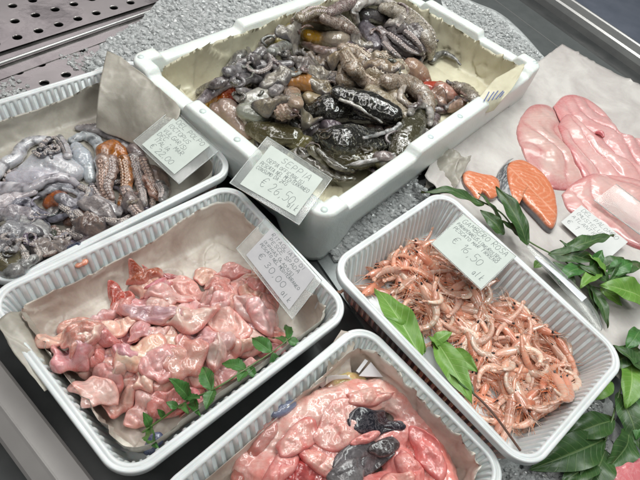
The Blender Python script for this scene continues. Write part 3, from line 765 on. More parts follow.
# octopus B
lumps('web',oB,[([(104,150),(112,147),(121,152)],[1.1,1.3,1.1],OR,.8),([(104,150),(103,166)],[1.1,.9],(.38,.18,.09),.8),([(121,152),(125,168)],[1.,.8],OR,.8),([(112,150),(114,160)],[1.1,.8],(.58,.22,.04),.8)],'octo',vox=.14,namp=.12,k=.35)
arm(oB,[(103,160),(104,175),(105,190),(110,203)],[1.05,1.0,.95,.6],(.30,.19,.14),'octo',suck=-.1,ssize=.36,scol=(.52,.38,.32))
arm(oB,[(112,160),(113,172),(108,186),(112,198)],[.8,.7,.6,.4],(.33,.22,.18),'octo',suck=.1,ssize=.4)
arm(oB,[(124,160),(127,175),(126,190),(121,204)],[.95,.9,.75,.5],(.44,.18,.06),'octo',suck=.35,ssize=.38,scol=(.50,.36,.28))
arm(oB,[(92,186),(98,196),(106,208),(112,218)],[.5,.6,.55,.3],(.28,.25,.26),'octo',suck=.2)
# octopus C
lumps('mantle',oC,[([(150,172),(158,180),(163,192)],[1.3,1.6,1.2],(.30,.22,.18),.8),([(134,150),(139,156)],[1.2,1.0],(.28,.23,.22),.8),([(154,194),(164,192)],[1.0,1.1],(.27,.25,.24),.8)],'octo',k=.35)
arm(oC,[(133,158),(137,172),(141,186),(144,204)],[.9,.85,.75,.5],(.34,.30,.28),'octo',suck=-.2,ssize=.36)
arm(oC,[(143,160),(149,174),(154,190),(152,206)],[.7,.65,.6,.4],(.36,.26,.22),'octo',suck=.3,ssize=.4,scol=(.55,.42,.36))
arm(oC,[(146,178),(150,188),(156,196),(160,200)],[.6,.6,.55,.4],(.40,.20,.13),'octo',suck=-.4,ssize=.42,scol=(.55,.4,.34))
arm(oC,[(126,190),(131,204),(139,214),(150,214)],[.8,.75,.6,.35],(.36,.30,.28),'octo',suck=.1,ssize=.4,scol=(.5,.4,.36))
arm(oC,[(160,184),(164,192),(162,200)],[.7,.7,.5],(.23,.22,.21),'octo',suck=.6)
# octopus D: knotted grey arms in the middle
lumps('mantle',oD,[([(50,203),(58,199),(68,205)],[1.0,1.3,.9],(.40,.13,.05),.8),([(73,220),(84,216),(92,226)],[1.3,1.6,1.2],(.19,.11,.08),.8)],'octo',k=.4)
for pts,r,c,s in [([(12,212),(16,204),(26,201),(32,208),(42,214),(54,219),(66,215),(78,207)],[.6,.65,.7,.6,.5,.35],(.23,.23,.28),None),
    ([(30,206),(40,216),(47,226),(52,236)],[.45,.4,.35,.2],(.30,.30,.35),None),([(34,212),(44,222),(54,240)],[.35,.3,.2],(.36,.36,.42),None),
    ([(80,190),(84,200),(92,206),(104,205),(112,212),(118,216)],[.7,.75,.85,.8,.7,.4],(.40,.38,.40),None),
    ([(96,200),(108,206),(116,212),(122,208)],[.7,.8,.75,.5],(.50,.47,.47),None),
    ([(80,186),(90,192),(86,200),(80,206)],[.45,.5,.45,.2],(.25,.25,.28),.5),
    ([(40,196),(50,190),(62,188),(74,192),(80,198)],[.5,.55,.5,.3],(.33,.34,.37),None),
    ([(60,236),(70,232),(80,236),(90,230),(100,226)],[.5,.55,.5,.4],(.27,.23,.22),.2),
    ([(88,214),(96,220),(104,228),(112,226)],[.55,.55,.45,.3],(.33,.25,.21),.0),
    ([(100,214),(112,222),(122,222),(130,216)],[.6,.6,.5,.3],(.42,.38,.37),.1),
    ([(76,212),(84,222),(82,234)],[.5,.5,.3],(.3,.27,.27),0.),
    ([(62,206),(72,214),(76,226),(70,238)],[.5,.5,.4,.2],(.26,.24,.25),.4)]:
    arm(oD,pts,r,c,'octo',suck=s,ssize=.45,scol=(.50,.45,.42))
# octopus E front left
lumps('mantle',oE,[([(24,228),(34,236),(36,246)],[1.8,2.2,1.7],(.36,.36,.35),.75),([(8,260),(18,264)],[1.8,1.6],(.16,.14,.08),.75)],'octo',k=.3,namp=.2)
for pts,r,c,s in [([(-5,222),(6,218),(14,228),(10,242),(-2,246)],[.45,.45,.4,.3],(.14,.14,.16),None),
    ([(20,246),(26,256),(30,266),(36,262)],[.4,.45,.4,.25],(.48,.46,.42),.0),([(36,248),(40,256),(34,262),(28,268)],[.35,.4,.35,.2],(.45,.42,.38),.2),
    ([(46,244),(54,250),(62,244),(70,238)],[.5,.5,.45,.3],(.26,.21,.18),.1),([(54,228),(60,240),(54,252),(44,256)],[.5,.45,.4,.2],(.30,.20,.16),-.2),
    ([(-6,252),(4,246),(14,250),(20,240)],[.5,.55,.4,.3],(.20,.19,.19),None),([(-4,276),(10,272),(22,266),(34,258)],[.8,.9,.8,.5],(.30,.30,.28),None),
    ([(2,232),(12,226),(18,216)],[.5,.5,.3],(.3,.3,.32),None)]:
    arm(oE,pts,r,c,'octo',suck=s,ssize=.45,scol=(.50,.45,.42))
def strands(parent,region,n,cols,rad=(.14,.32),asp=.6,big=9):
    for i in range(n):
        x,y=random.choice(region); x+=random.uniform(-8,8); y+=random.uniform(-6,6)
        pts=curl(x,y,random.uniform(3,big),random.uniform(.4,1.3),random.uniform(0,6.3),asp=random.uniform(.4,.9),drift=(random.uniform(-14,14),random.uniform(-9,9)),shrink=random.uniform(.3,1.2))
        r=random.uniform(*rad); arm(parent,pts,[r,r,r*.7,r*.4],jit(random.choice(cols),.03),'octo',suck=random.uniform(-1,1) if random.random()<.3 else None,k=.8,seg=10,ssize=.5)
low=[(x,y) for x in range(0,140,12) for y in range(195,272,10) if y<268-.47*x]
strands(oD,low,10,[(.13,.12,.14),(.3,.3,.33),(.42,.4,.42),(.2,.15,.13)])
strands(oE,[p for p in low if p[0]<70 and p[1]>225],5,[(.13,.12,.12),(.3,.29,.28),(.45,.42,.38)])
strands(oC,[(130,180),(140,195),(150,205),(160,195),(120,210)],3,[(.36,.25,.2),(.3,.27,.26)],big=6)
# collapsed skin over part of the arms
for (x,y,a,b,g,c) in [(70,196,2.4,1.4,20,(.42,.41,.44)),(100,208,2.6,1.2,30,(.40,.36,.35)),(20,232,2.4,1.6,10,(.33,.33,.34)),(50,243,2.6,1.3,-30,(.33,.28,.25)),(133,200,1.8,1.4,60,(.34,.28,.26)),(12,200,2.8,1.0,15,(.50,.46,.48)),(88,222,2.2,1.3,0,(.24,.17,.14))]:
    body(oD,x,y,a,b,g,c,th=.7,wave=(.3,1.6,None))
# ------------------------------------------------------------------ foam box: cuttlefish
KR=1.22; TINT=(.90,.85,.76)
def cutt(label,loc,name='cuttlefish',group='cuttlefish in the foam box'): return thing(name,label,'cuttlefish',(loc.x,loc.y,2.5),group)
pileL=[(x,y) for x in range(215,470,20) for y in range(15,165,16) if (y>95-.42*(x-200)+8 and y<118+.38*(x-200)+10 and not(x>415 and y<80) and x+y*.9<545 and not(y>125 and x<270))]
cU=cutt('tangle of thin grey cuttlefish arms spread across the middle left of the pile',W(280,80,3))
cV=cutt('mixed dark arms showing between the cuttlefish at the heart of the pile',W(350,90,3))
randarms(cV,pileL,34,[GY,DK,PU,BG,(.25,.2,.15)],(.7,1.2),suck=.25,ln=(25,60))
# make the pile rise in the middle
randarms(cU,[(x,y) for x in range(245,440,18) for y in range(35,130,14) if y>95-.42*(x-200)+14 and x+y*.9<520],26,[GY,DK,PU,BG],(.6,1.1),suck=.25,ln=(25,50))
for i in range(26):
    x,y=random.choice(pileL); body(cV,x,y,random.uniform(2.6,4.2),random.uniform(1.7,2.6),random.uniform(0,180),jit(random.choice([(.24,.22,.22),(.34,.31,.27),(.18,.16,.17),(.48,.46,.42),(.30,.24,.21)]),.03),th=1.2)
c1=cutt('cuttlefish with torn orange and yellow innards at the left end of the pile',W(225,100,3))
lumps('innards',c1,[([(214,100),(224,98)],[1.1,1.2],(.55,.25,.03),.8),([(222,92),(232,88)],[1.2,1.1],(.5,.10,.03),.8),([(228,98),(238,96)],[1.,.9],(.40,.04,.03),.8),([(212,106),(222,107)],[.9,1.0],(.62,.40,.05),.8)],'monk',namp=.25,nsc=1.4,k=.4)
lumps('mantle',c1,[([(228,108),(238,118),(246,130)],[1.5,1.8,1.5],(.48,.38,.35),.7),([(218,110),(230,118)],[1.2,1.3],(.40,.30,.27),.7)],'pale',k=.3)
arm(c1,[(198,104),(208,95),(218,88),(230,84)],[.5,.8,.9,.6],(.22,.19,.22),'octo'); arm(c1,[(236,96),(244,104),(245,116),(248,128)],[.5,.55,.5,.3],(.55,.52,.52),'pale')
arm(c1,[(200,92),(216,84),(236,76),(250,66)],[.7,.8,.8,.5],(.17,.15,.16),'octo')
# tangle
for pts,r,c in [([(232,66),(238,58),(246,54),(254,60)],[.6,.9,.8,.5],(.30,.31,.31)),([(228,72),(244,68),(258,66),(276,66),(290,64)],[.9,1.,1.,.9,.6],(.25,.25,.28)),
    ([(250,60),(262,56),(272,60),(280,70)],[.7,.8,.7,.4],(.24,.24,.23)),([(258,84),(270,90),(280,84)],[1.,1.1,.8],(.27,.25,.28)),([(236,82),(248,78),(260,80)],[1.,.9,.7],(.28,.28,.31)),
    ([(272,52),(284,46),(296,42)],[.8,1.0,.7],(.38,.42,.42)),([(276,66),(284,72),(280,80)],[.8,.9,.7],(.23,.21,.23)),([(284,58),(298,62),(312,68),(324,74)],[.5,.6,.6,.3],(.16,.15,.14)),
    ([(298,50),(310,58),(320,70),(326,84)],[.5,.5,.5,.3],(.20,.19,.16)),([(290,76),(302,70),(308,62),(304,54)],[.5,.5,.45,.3],(.15,.14,.14)),([(248,48),(252,58),(256,68)],[.3,.35,.2],(.15,.14,.16)),
    ([(262,44),(270,38),(282,36),(292,32)],[.6,.8,.8,.5],(.24,.21,.16)),([(300,72),(312,78),(318,88),(312,96)],[.6,.6,.5,.3],(.22,.20,.17)),([(310,46),(322,52),(334,56),(346,54)],[.7,.8,.8,.5],(.28,.24,.22)),
    ([(264,72),(270,78),(268,86)],[.7,.8,.6],(.3,.28,.32)),([(240,90),(250,94),(262,96)],[.7,.8,.7],(.32,.31,.34))]:
    arm(cU,pts,r,c,'octo',namp=.1)
c2=cutt('plump pale grey cuttlefish body beside the orange innards',W(262,98,3)); 
lumps('mantle',c2,[([(248,100),(262,98),(276,92)],[1.2,1.7,1.4],(.46,.47,.46),.8)],'pale',k=.3); arm(c2,[(274,92),(282,84),(288,78)],[.8,.8,.5],(.34,.33,.35),'octo')
c3=cutt('greenish grey cuttlefish body lying below the plump pale grey one',W(255,113,3))
lumps('mantle',c3,[([(246,112),(256,113),(268,110)],[1.4,1.8,1.4],(.33,.36,.33),.8)],'pale',k=.3); arm(c3,[(266,108),(276,104),(284,96)],[.9,.9,.6],(.42,.38,.34),'octo')
c4=cutt('small bumpy pinkish cuttlefish head with suckered arms left of the black cuttlefish',W(290,112,3))
for i in range(7): 
    a=i/7*2*PI; arm(c4,[(286,112),(286+9*math.cos(a),112+6*math.sin(a)),(286+15*math.cos(a+.4),113+9*math.sin(a+.4))],[.8,.75,.4],jit((.46,.36,.32),.04),'octo',suck=random.uniform(-.6,.6),ssize=.35,scol=(.6,.48,.42))
lumps('head',c4,[([(283,112),(292,110)],[1.1,1.],(.5,.38,.34),.9)],'wart',namp=.3,nsc=2.5)
c5=cutt('cuttlefish with an orange-tinted mantle in the middle of the pile',W(302,84,3))
lumps('mantle',c5,[([(290,80),(302,82),(316,87)],[1.3,1.6,1.1],(.48,.25,.10),.8),([(312,86),(320,90)],[1.1,.8],(.5,.42,.34),.8)],'pale',k=.2); lumps('fin',c5,[([(292,92),(296,104)],[1.2,1.0],(.45,.36,.30),.7),([(310,98),(324,104),(334,98)],[1.2,1.4,1.],(.36,.31,.22),.7)],'pale',k=.3)
c6=cutt('translucent cuttlefish with a yellow spot near the back edge of the pile',W(335,40,3))
lumps('mantle',c6,[([(308,36),(320,38)],[1.3,1.5],(.55,.33,.07),.75),([(322,38),(338,38),(354,34)],[1.6,1.7,1.2],(.42,.38,.33),.75)],'pale',k=.3)
arm(c6,[(304,44),(320,50),(338,52),(350,46)],[.6,.8,.8,.5],(.38,.28,.26),'octo')
c7=cutt('olive and yellow cuttlefish mantle at the back left of the pile',W(292,32,3))
lumps('mantle',c7,[([(278,40),(290,32),(298,24)],[.9,1.3,1.1],(.30,.26,.10),.75)],'pale',k=.3)
for p in ([(296,22),(306,16),(318,18),(330,26)],[(300,18),(312,12),(328,14),(344,22),(356,30)],[(330,12),(342,6),(356,0),(372,-4)],[(322,18),(338,24),(352,30),(360,38)]): arm(c7,p,[.9,1.1,1.,.5],jit((.24,.19,.17),.03),'wart',suck=random.choice([None,.4]),ssize=.25)
c8=cutt('cuttlefish with a thick white arm looped round dark skin at the back of the pile',W(375,18,3))
lumps('mantle',c8,[([(365,14),(378,16),(386,20)],[1.6,1.9,1.4],(.10,.10,.11),.7),([(365,28),(372,36),(376,46)],[1.6,1.8,1.2],(.22,.21,.26),.7)],'octo',k=.2)
arm(c8,[(356,20),(354,10),(362,2),(376,0),(390,4),(396,14),(392,24),(384,28)],[.8,.95,1.05,1.1,1.1,1.,.8,.5],(.55,.55,.55),'pale')
arm(c8,[(380,30),(386,38),(388,50),(390,60)],[.8,.95,.9,.5],(.30,.27,.29),'octo')
c9=cutt('warty beige cuttlefish arms fanned across the upper middle of the pile',W(370,75,3))
for pts,r in [([(344,50),(356,54),(366,62),(378,66),(392,66)],[1.2,1.5,1.6,1.5,1.]),([(338,60),(346,68),(342,78)],[1.0,1.2,.9]),([(344,80),(356,80),(370,78),(384,76)],[1.3,1.5,1.5,1.2]),([(362,66),(376,72),(392,78),(406,88)],[1.3,1.5,1.4,1.]),([(352,72),(368,84),(382,92),(398,96)],[1.,1.3,1.3,.9]),([(378,56),(392,60),(404,70)],[1.,1.3,1.]),([(346,56),(352,66),(360,74)],[1.1,1.3,1.])]:
    arm(c9,pts,r,jit((.42,.35,.27),.03),'wart',namp=.3,suck=random.choice([-.3,.2]),ssize=.24,scol=(.55,.47,.38))
c10=cutt('dark speckled cuttlefish arm draped down the right back of the pile',W(415,35,3))
arm(c10,[(384,8),(398,12),(412,22),(424,34),(430,46),(430,56)],[1.2,1.7,1.9,1.7,1.3,.8],(.33,.31,.27),'wart',namp=.3,suck=-.7,ssize=.22,scol=(.5,.47,.42))
lumps('mantle',c10,[([(392,30),(406,40),(418,48)],[1.5,1.9,1.5],(.13,.12,.14),.7),([(396,46),(408,52)],[1.4,1.3],(.24,.23,.26),.7)],'octo',k=.2)
for p in ([(388,34),(398,42),(408,50),(418,54)],[(398,26),(408,34),(418,44),(424,56)],[(384,44),(392,52),(400,58)]): arm(c10,p,[.5,.6,.5,.3],(.20,.19,.2),'octo',suck=.2)
c11=cutt('round brownish pink cuttlefish body at the right shoulder of the pile',W(416,72,3))
lumps('mantle',c11,[([(412,68),(420,74)],[1.8,1.7],(.42,.30,.24),.85),([(424,78),(426,82)],[1.2,1.],(.26,.13,.09),.8)],'pale',k=.3); lumps('pouch',c11,[([(398,64),(401,76)],[1.,1.1],(.60,.57,.48),.85)],'pale',k=.4)
c12=cutt('cuttlefish with reddish torn flesh at the right end of the pile',W(450,92,3))
lumps('mantle',c12,[([(428,88),(440,88)],[1.3,1.3],(.42,.10,.07),.75),([(442,90),(452,96)],[1.5,1.4],(.50,.38,.35),.75),([(416,92),(428,98)],[1.4,1.2],(.36,.25,.18),.75)],'monk',k=.35); 
arm(c12,[(448,82),(458,88),(456,100),(446,108)],[.4,.5,.5,.4],(.11,.10,.1),'octo'); arm(c12,[(456,86),(466,90),(473,98),(474,104)],[.9,1.1,1.,.7],(.26,.23,.2),'wart',namp=.3)
lumps('fin',c12,[([(452,108),(460,104)],[1.,1.2],(.48,.36,.30),.6)],'pale')
c13=cutt('beige cuttlefish head round a dark hollow, above the striped black cuttlefish',W(415,98,3))
for pts in ([(382,86),(392,94),(400,104),(412,112),(424,112)],[(388,82),(404,82),(416,88),(426,98),(428,110)],[(372,92),(384,102),(396,112),(408,118)]): arm(c13,pts,[1.3,1.5,1.4,1.1],jit((.38,.30,.22),.03),'wart',namp=.25)
arm(c13,[(404,86),(400,96),(406,104),(416,106)],[.4,.5,.5,.3],(.5,.46,.42),'pale')
# black striped ones
BK=(.014,.014,.013); OL=(.07,.062,.03)
def blackc(label,src,loc,k=.2): 
    t=thing('black_cuttlefish',label,'cuttlefish',(loc.x,loc.y,2.5),'black striped cuttlefish'); lumps('mantle',t,src,'zebra',vox=.16,namp=.22,nsc=.4,k=k,crease=.05,csc=.35,sm=8); return t
b0=blackc('olive-brown striped cuttlefish behind the foam box price card, with an eye showing',[([(254,128),(272,134),(292,136)],[1.3,2.,1.5],OL,.7),([(292,140),(306,146),(318,152)],[1.4,1.6,1.2],(.13,.12,.05),.7)],W(290,138,3))
m=M(); e=land(309,149,.6,.3); tube(m,[e,e+Vector((.1,.1,.12))],.42,n=3,seg=12); obj('eye',m,MAT['eye'],parent=b0)
arm(b0,[(312,150),(322,158),(328,168),(334,172)],[.7,.7,.5,.3],(.12,.11,.06),'zebra')
b1=blackc('glossy black cuttlefish whose rounded end points left, in the middle of the black group',[([(312,112),(328,108),(348,108),(370,112),(392,118)],[1.6,2.3,2.5,2.2,1.4],BK,.75)],W(340,110,3))
b2=blackc('glossy black cuttlefish slanting down to the right, at the top of the black group',[([(338,94),(352,98),(372,106),(392,114)],[1.2,1.9,2.1,1.5],BK,.75)],W(365,102,3))
b3=blackc('black and white zebra-striped cuttlefish nearest the front wall of the foam box',[([(322,138),(342,140),(362,142),(386,144)],[1.4,2.3,2.5,1.9],BK,.75),([(330,152),(350,158),(372,158)],[1.2,1.7,1.4],OL,.7)],W(355,142,3))
b4=blackc('upright olive-black cuttlefish with a pale collar at the right end of the black group',[([(420,114),(412,128),(404,142),(400,152)],[1.7,1.9,1.8,1.5],(.055,.052,.03),.8)],W(410,130,3))
arm(b4,[(410,114),(414,107),(424,106),(430,112),(430,124)],[.45,.55,.6,.6,.4],(.36,.36,.35),'pale')
arm(b4,[(364,138),(380,134),(392,130),(400,124)],[.25,.3,.3,.25],(.42,.45,.48),'pale'); arm(b3,[(334,164),(352,164),(374,160),(394,154)],[.25,.3,.3,.2],(.34,.35,.36),'pale')
arm(b3,[(318,150),(326,158),(338,166),(352,170)],[.4,.55,.6,.4],(.09,.08,.06),'zebra'); arm(b3,[(300,150),(312,162),(326,172),(340,178),(354,178)],[.5,.7,.7,.6,.3],(.08,.07,.05),'zebra')
arm(b1,[(340,100),(352,104),(366,112),(382,122)],[.25,.3,.3,.2],(.45,.46,.44),'pale')

KR=1.1
strands(cU,[(x,y) for x in range(235,330,14) for y in range(48,110,12) if y>150-.38*x*1.0 and y<130],12,[(.10,.10,.10),(.24,.24,.25),(.34,.34,.34),(.2,.16,.13)],rad=(.2,.42),big=8)
strands(cV,[(x,y) for x in range(300,440,14) for y in range(12,100,12) if x<400 or y>30],8,[(.10,.09,.09),(.30,.27,.23),(.42,.38,.33),(.2,.14,.1)],rad=(.2,.42),big=8)
strands(b3,[(330,150),(350,150),(370,148),(310,150),(385,140),(345,130),(320,130)],5,[(.03,.03,.025),(.16,.15,.12),(.30,.30,.28)],rad=(.14,.3),big=8)
KR=1.

KR=1.15
for (x,y,a,b,g,c,o) in [(300,70,3.4,1.6,30,(.30,.28,.28),cU),(262,74,3.2,1.6,0,(.27,.27,.29),cU),(322,58,3.6,1.5,20,(.30,.25,.21),cV),(345,66,3.2,1.8,10,(.45,.38,.29),c9),(380,80,3.6,1.8,25,(.40,.32,.24),c9),
    (405,46,2.6,1.6,60,(.22,.21,.22),c10),(240,84,2.6,1.4,-10,(.26,.25,.27),cU),(326,100,3.2,1.6,20,(.38,.33,.24),c5),(276,98,2.8,1.6,-20,(.44,.43,.40),c2),(360,40,2.6,1.4,10,(.50,.48,.45),c6),(318,78,2.6,1.3,-30,(.52,.50,.46),c5),(286,52,2.4,1.2,10,(.46,.46,.44),c7),(392,30,2.2,1.2,60,(.50,.49,.48),c8),(432,96,2.8,1.6,10,(.42,.28,.22),c12),(300,128,3.,1.4,10,(.30,.28,.22),c4),(270,126,2.4,1.2,20,(.36,.33,.27),c3)]:
    body(o,x,y,a,b,g,c,th=.8,wave=(.4,1.9,None),name='skin_fold')
KR=1.
TINT=(1,1,1)
KR=1.
# ------------------------------------------------------------------ pink fish chunks
P1=(.74,.46,.43); P2=(.77,.56,.50); P3=(.64,.31,.30); PR=(.36,.10,.10); PV=(.60,.42,.44); PW=(.84,.64,.57)
def chunk(x,y,rx,ry,ang,col,label=None,lobes=4,k=.35,namp=.22,name='fish_chunk',fold=True):
    """irregular folded piece of fish about (x,y), half sizes in picture points"""
    th=random.uniform(.35,.7)*(1.9 if lobes<=3 else 1)
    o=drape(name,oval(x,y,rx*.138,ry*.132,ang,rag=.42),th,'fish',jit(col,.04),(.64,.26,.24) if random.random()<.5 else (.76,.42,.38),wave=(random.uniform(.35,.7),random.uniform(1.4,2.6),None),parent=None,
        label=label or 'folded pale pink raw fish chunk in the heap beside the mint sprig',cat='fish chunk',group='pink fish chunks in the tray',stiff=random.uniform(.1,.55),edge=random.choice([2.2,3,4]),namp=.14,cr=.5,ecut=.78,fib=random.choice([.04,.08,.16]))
    return o
# bottom layer
for i in range(46):
    t=random.random(); x=random.uniform(92,266); lo=max(268,330-.55*(x-60)); hi=min(395,360+.4*(x-60)) if x<150 else 400-.6*(x-150)
    if hi<=lo: continue
    chunk(x,random.uniform(lo+12,hi-12),16,11,random.uniform(0,180),jit(P1,.05),lobes=3)
CH=[(232,264,15,11,0,P1,'rounded pink fish chunk at the back right of the heap, near the price card'),(206,269,14,12,20,P2,'pale pink fish chunk at the back edge of the heap, beside the dark red ones'),
(168,271,18,9,25,PR,None),(142,270,15,10,-10,PR,'dark red fish chunk at the back of the heap, rightmost of the dark red ones'),(116,289,14,12,30,PR,'dark red fish chunk lying leftmost of the dark red ones'),
(150,282,16,12,30,P1,None),(188,282,18,12,40,P1,None),(170,296,18,10,10,P2,None),(132,305,16,10,20,P1,None),(238,285,16,12,50,P1,None),(219,290,14,12,80,P3,None),
(258,272,13,10,20,P2,None),(256,290,14,12,60,P1,None),(270,302,14,12,70,P1,None),(262,318,16,13,30,P2,None),(278,328,12,10,60,P1,None),(244,308,14,12,10,P2,None),
(222,306,15,12,60,P1,None),(200,300,15,11,30,PW,None),(150,320,24,10,12,PV,'long greyish-lilac fish strip across the middle of the heap'),(182,322,20,13,-10,PW,'large pale creamy fish chunk in the middle of the heap'),(160,308,15,9,-30,PW,None),
(205,322,16,12,50,P2,None),(228,326,20,15,35,P2,'broad smooth peach-pink fish piece right of the middle of the heap'),(248,340,18,12,30,P2,None),(218,346,20,13,20,P1,None),(268,345,15,10,20,P1,None),
(116,333,15,10,-20,PW,'pale cream fish chunk at the left of the heap, beside the deep pink one'),(72,320,13,12,10,P1,'pinkish fish chunk at the upper left end of the heap'),(58,343,15,13,30,P2,'pale fish chunk at the far left end of the heap'),
(76,366,16,13,10,P1,'wide pink fish chunk low at the left front of the heap'),(87,350,12,20,100-90,P3,'deep pink fish chunk between the pale cream one and the left end'),(136,338,14,10,60,P3,None),
(110,368,15,13,40,P1,None),(102,384,14,12,70,P1,None),(96,398,15,12,20,P2,'rounded pink fish chunk at the front left corner of the heap'),(120,392,11,16,10,P1,None),(120,372,12,14,30,PW,None),
(142,362,14,18,60,P2,None),(165,350,12,20,10,P2,None),(162,372,14,18,20,P1,None),(186,362,14,20,15,P1,None),(153,386,16,11,0,P1,None),(180,384,16,12,20,P1,None),(144,408,12,12,0,P1,None),(168,402,16,11,-10,P3,'dark pink fish chunk at the front edge under the mint sprig'),
(200,376,18,12,30,P1,None),(200,348,14,16,40,PV,None),(222,366,18,11,-15,P1,None),(240,362,14,10,-20,P2,None),(190,398,14,9,-20,P3,None)]
for i in range(48):
    x=random.uniform(80,262); lo=max(275,335-.5*(x-60)); hi=min(385,360+.4*(x-60)) if x<150 else 396-.5*(x-150)
    CH.append((x,random.uniform(lo,hi),random.uniform(8,13),random.uniform(6,10),random.uniform(0,180),random.choice([P1,P2,PW,P3,P2]),None))
random.shuffle(CH); CH.sort(key=lambda c:c[6] is not None)
for c in CH: chunk(*c[:6],label=c[6],lobes=random.choice([3,4,5]) if c[2]<18 else 5)
sheet('paper_flap',[[(-4,322,7.7),(12,350,7.5),(44,392,7.0)],[(10,312,7.3),(30,340,7.0),(56,384,6.0)],[(26,312,5.2),(42,336,5.0),(62,372,4.2)]],MAT['paper_grey'],'brown paper corner folded over the left rim of the pink fish tray',wrinkle=.15,nu=26,nv=26,hm=False,seed=12)
# ------------------------------------------------------------------ monkfish tray
mk=thing('monkfish','skinned monkfish head with dark cavities, filling the lowest tray in the photo','monkfish',tuple(W(345,440,.9)))
F1=(.76,.50,.46);F2=(.82,.60,.54);F3=(.68,.34,.32);F4=(.40,.12,.12)
lumps('flesh',mk,[([(250,462,1.8),(275,480,1.8),(300,510,1.5)],[2.0,2.8,3.],F1,.8),
 ([(262,450,2.4),(290,426,3.0),(322,410,3.3),(352,402,3.3),(378,396,3.2),(392,402,2.8)],[1.2,1.9,2.3,2.3,2.0,1.6],F2,.8),
 ([(318,432,2.2),(340,432,2.6),(362,424,2.6)],[2.8,2.9,2.3],F2,.75),([(300,448,1.8),(325,455,2.0),(350,452,2.2)],[2.6,2.6,2.4],(.80,.50,.47),.8),
 ([(392,402,2.8),(408,416,2.7),(418,432,2.4)],[1.5,1.6,1.7],F1,.85),([(372,440,2.6),(396,434,2.7),(410,428,2.6)],[1.6,1.5,1.2],(.80,.45,.42),.8),
 ([(416,436,2.),(428,455,2.2),(434,475,2.),(440,510,2)],[1.8,2.3,2.5,2.5],(.78,.42,.38),.85),([(398,462,2.2),(404,480,2.2),(405,520,2.)],[1.8,2.3,2.5],(.74,.33,.31),.85),
 ([(345,500,2),(370,505,2),(400,500,2)],[3.,3.,3.],F3,.8),([(330,480,2.),(340,496,2.2)],[2.0,2.2],(.7,.35,.33),.85),([(290,480,2.4),(305,470,2.6)],[1.8,1.6],(.80,.46,.42),.8)],'monk',vox=.16,sm=8,namp=.38,nsc=.33,crease=.05,csc=.3)
def mflap(nm,x,y,a,b,g,c,e,th=.6,mat='monk',wave=(.3,2.6,None),**k): return drape(nm,oval(x,y,a,b,g,rag=k.pop('rag',.25),z=5.),th,mat,c,e,wave=wave,parent=mk,blur=(6 if mat=='dark' else 1),nr=22,ns=90,edge=2.4,namp=(.05 if mat=='dark' else .2),fib=.04,stiff=.15,ecut=.75,cr=.6,**k)
mflap('gill_cavity',308,474,2.3,1.5,10,(.38,.11,.11),(.58,.22,.21),.5)
mflap('flesh_flap',284,462,3.4,1.3,-55,(.80,.46,.43),(.62,.16,.17),.9)
mflap('flesh_flap',330,462,2.8,1.1,20,(.84,.60,.54),(.66,.2,.2),.8)
mflap('flesh_flap',300,436,2.8,1.4,-30,(.80,.52,.47),(.62,.2,.2),.5,wave=(.2,4,None))
mflap('flesh_flap',345,424,3.6,2.2,-20,(.82,.62,.56),(.70,.36,.34),.5,wave=(.25,4,None))
mflap('flesh_flap',372,396,3.0,1.0,-8,(.83,.62,.55),(.72,.32,.3),.7)
mflap('flesh_flap',412,466,2.0,1.5,60,(.77,.42,.39),(.60,.20,.20),.9)
mflap('flesh_flap',398,484,2.2,1.2,-20,(.82,.56,.50),(.64,.18,.18),.8)
mflap('flesh_flap',432,452,3.0,1.3,65,(.80,.44,.42),(.64,.2,.2),.7,wave=(.2,3.5,None))
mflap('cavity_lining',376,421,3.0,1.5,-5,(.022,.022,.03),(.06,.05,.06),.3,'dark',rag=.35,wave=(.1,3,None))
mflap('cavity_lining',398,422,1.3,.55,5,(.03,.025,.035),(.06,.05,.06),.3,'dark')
mflap('dark_membrane',362,458,3.4,1.7,-28,(.13,.12,.125),(.06,.05,.05),.4,'dark',wave=(.12,2.6,R(60)),rag=.4)
mflap('dark_membrane',388,444,1.9,.9,-15,(.06,.05,.05),(.12,.09,.09),.4,'dark',wave=(.1,3,None))
mflap('dark_membrane',350,474,2.4,1.3,-20,(.22,.21,.21),(.12,.11,.11),.3,'dark',wave=(.1,3,None))
mflap('flesh_flap',366,438,1.9,.5,-20,(.83,.48,.45),(.7,.28,.28),.5)
lumps('fin',mk,[([(238,478,2.2),(248,458,2.6),(262,444,3)],[.8,1.,.7],(.40,.19,.16),.6),([(258,446,3.2),(268,432,3.6),(278,420,3.6)],[.8,.9,.6],(.56,.34,.31),.8)],'monk',namp=.15)
m=lumps('membrane',mk,[([(276,412,4.4),(284,408,4.5),(292,404,4.4)],[.7,.8,.5],(.32,.35,.48),.8)],'dark',namp=.1); m.data.materials[0]=MAT['blue']
lumps('fish_liver',None,[([(338,384,3.4),(350,380,3.5),(362,382,3.4)],[.9,1.1,.7],(.62,.56,.28),.7),([(330,386,3.2),(336,390,3.4)],[.8,.7],(.45,.30,.22),.8)],'monk',label='small yellowish piece of fish behind the monkfish head',cat='fish piece')
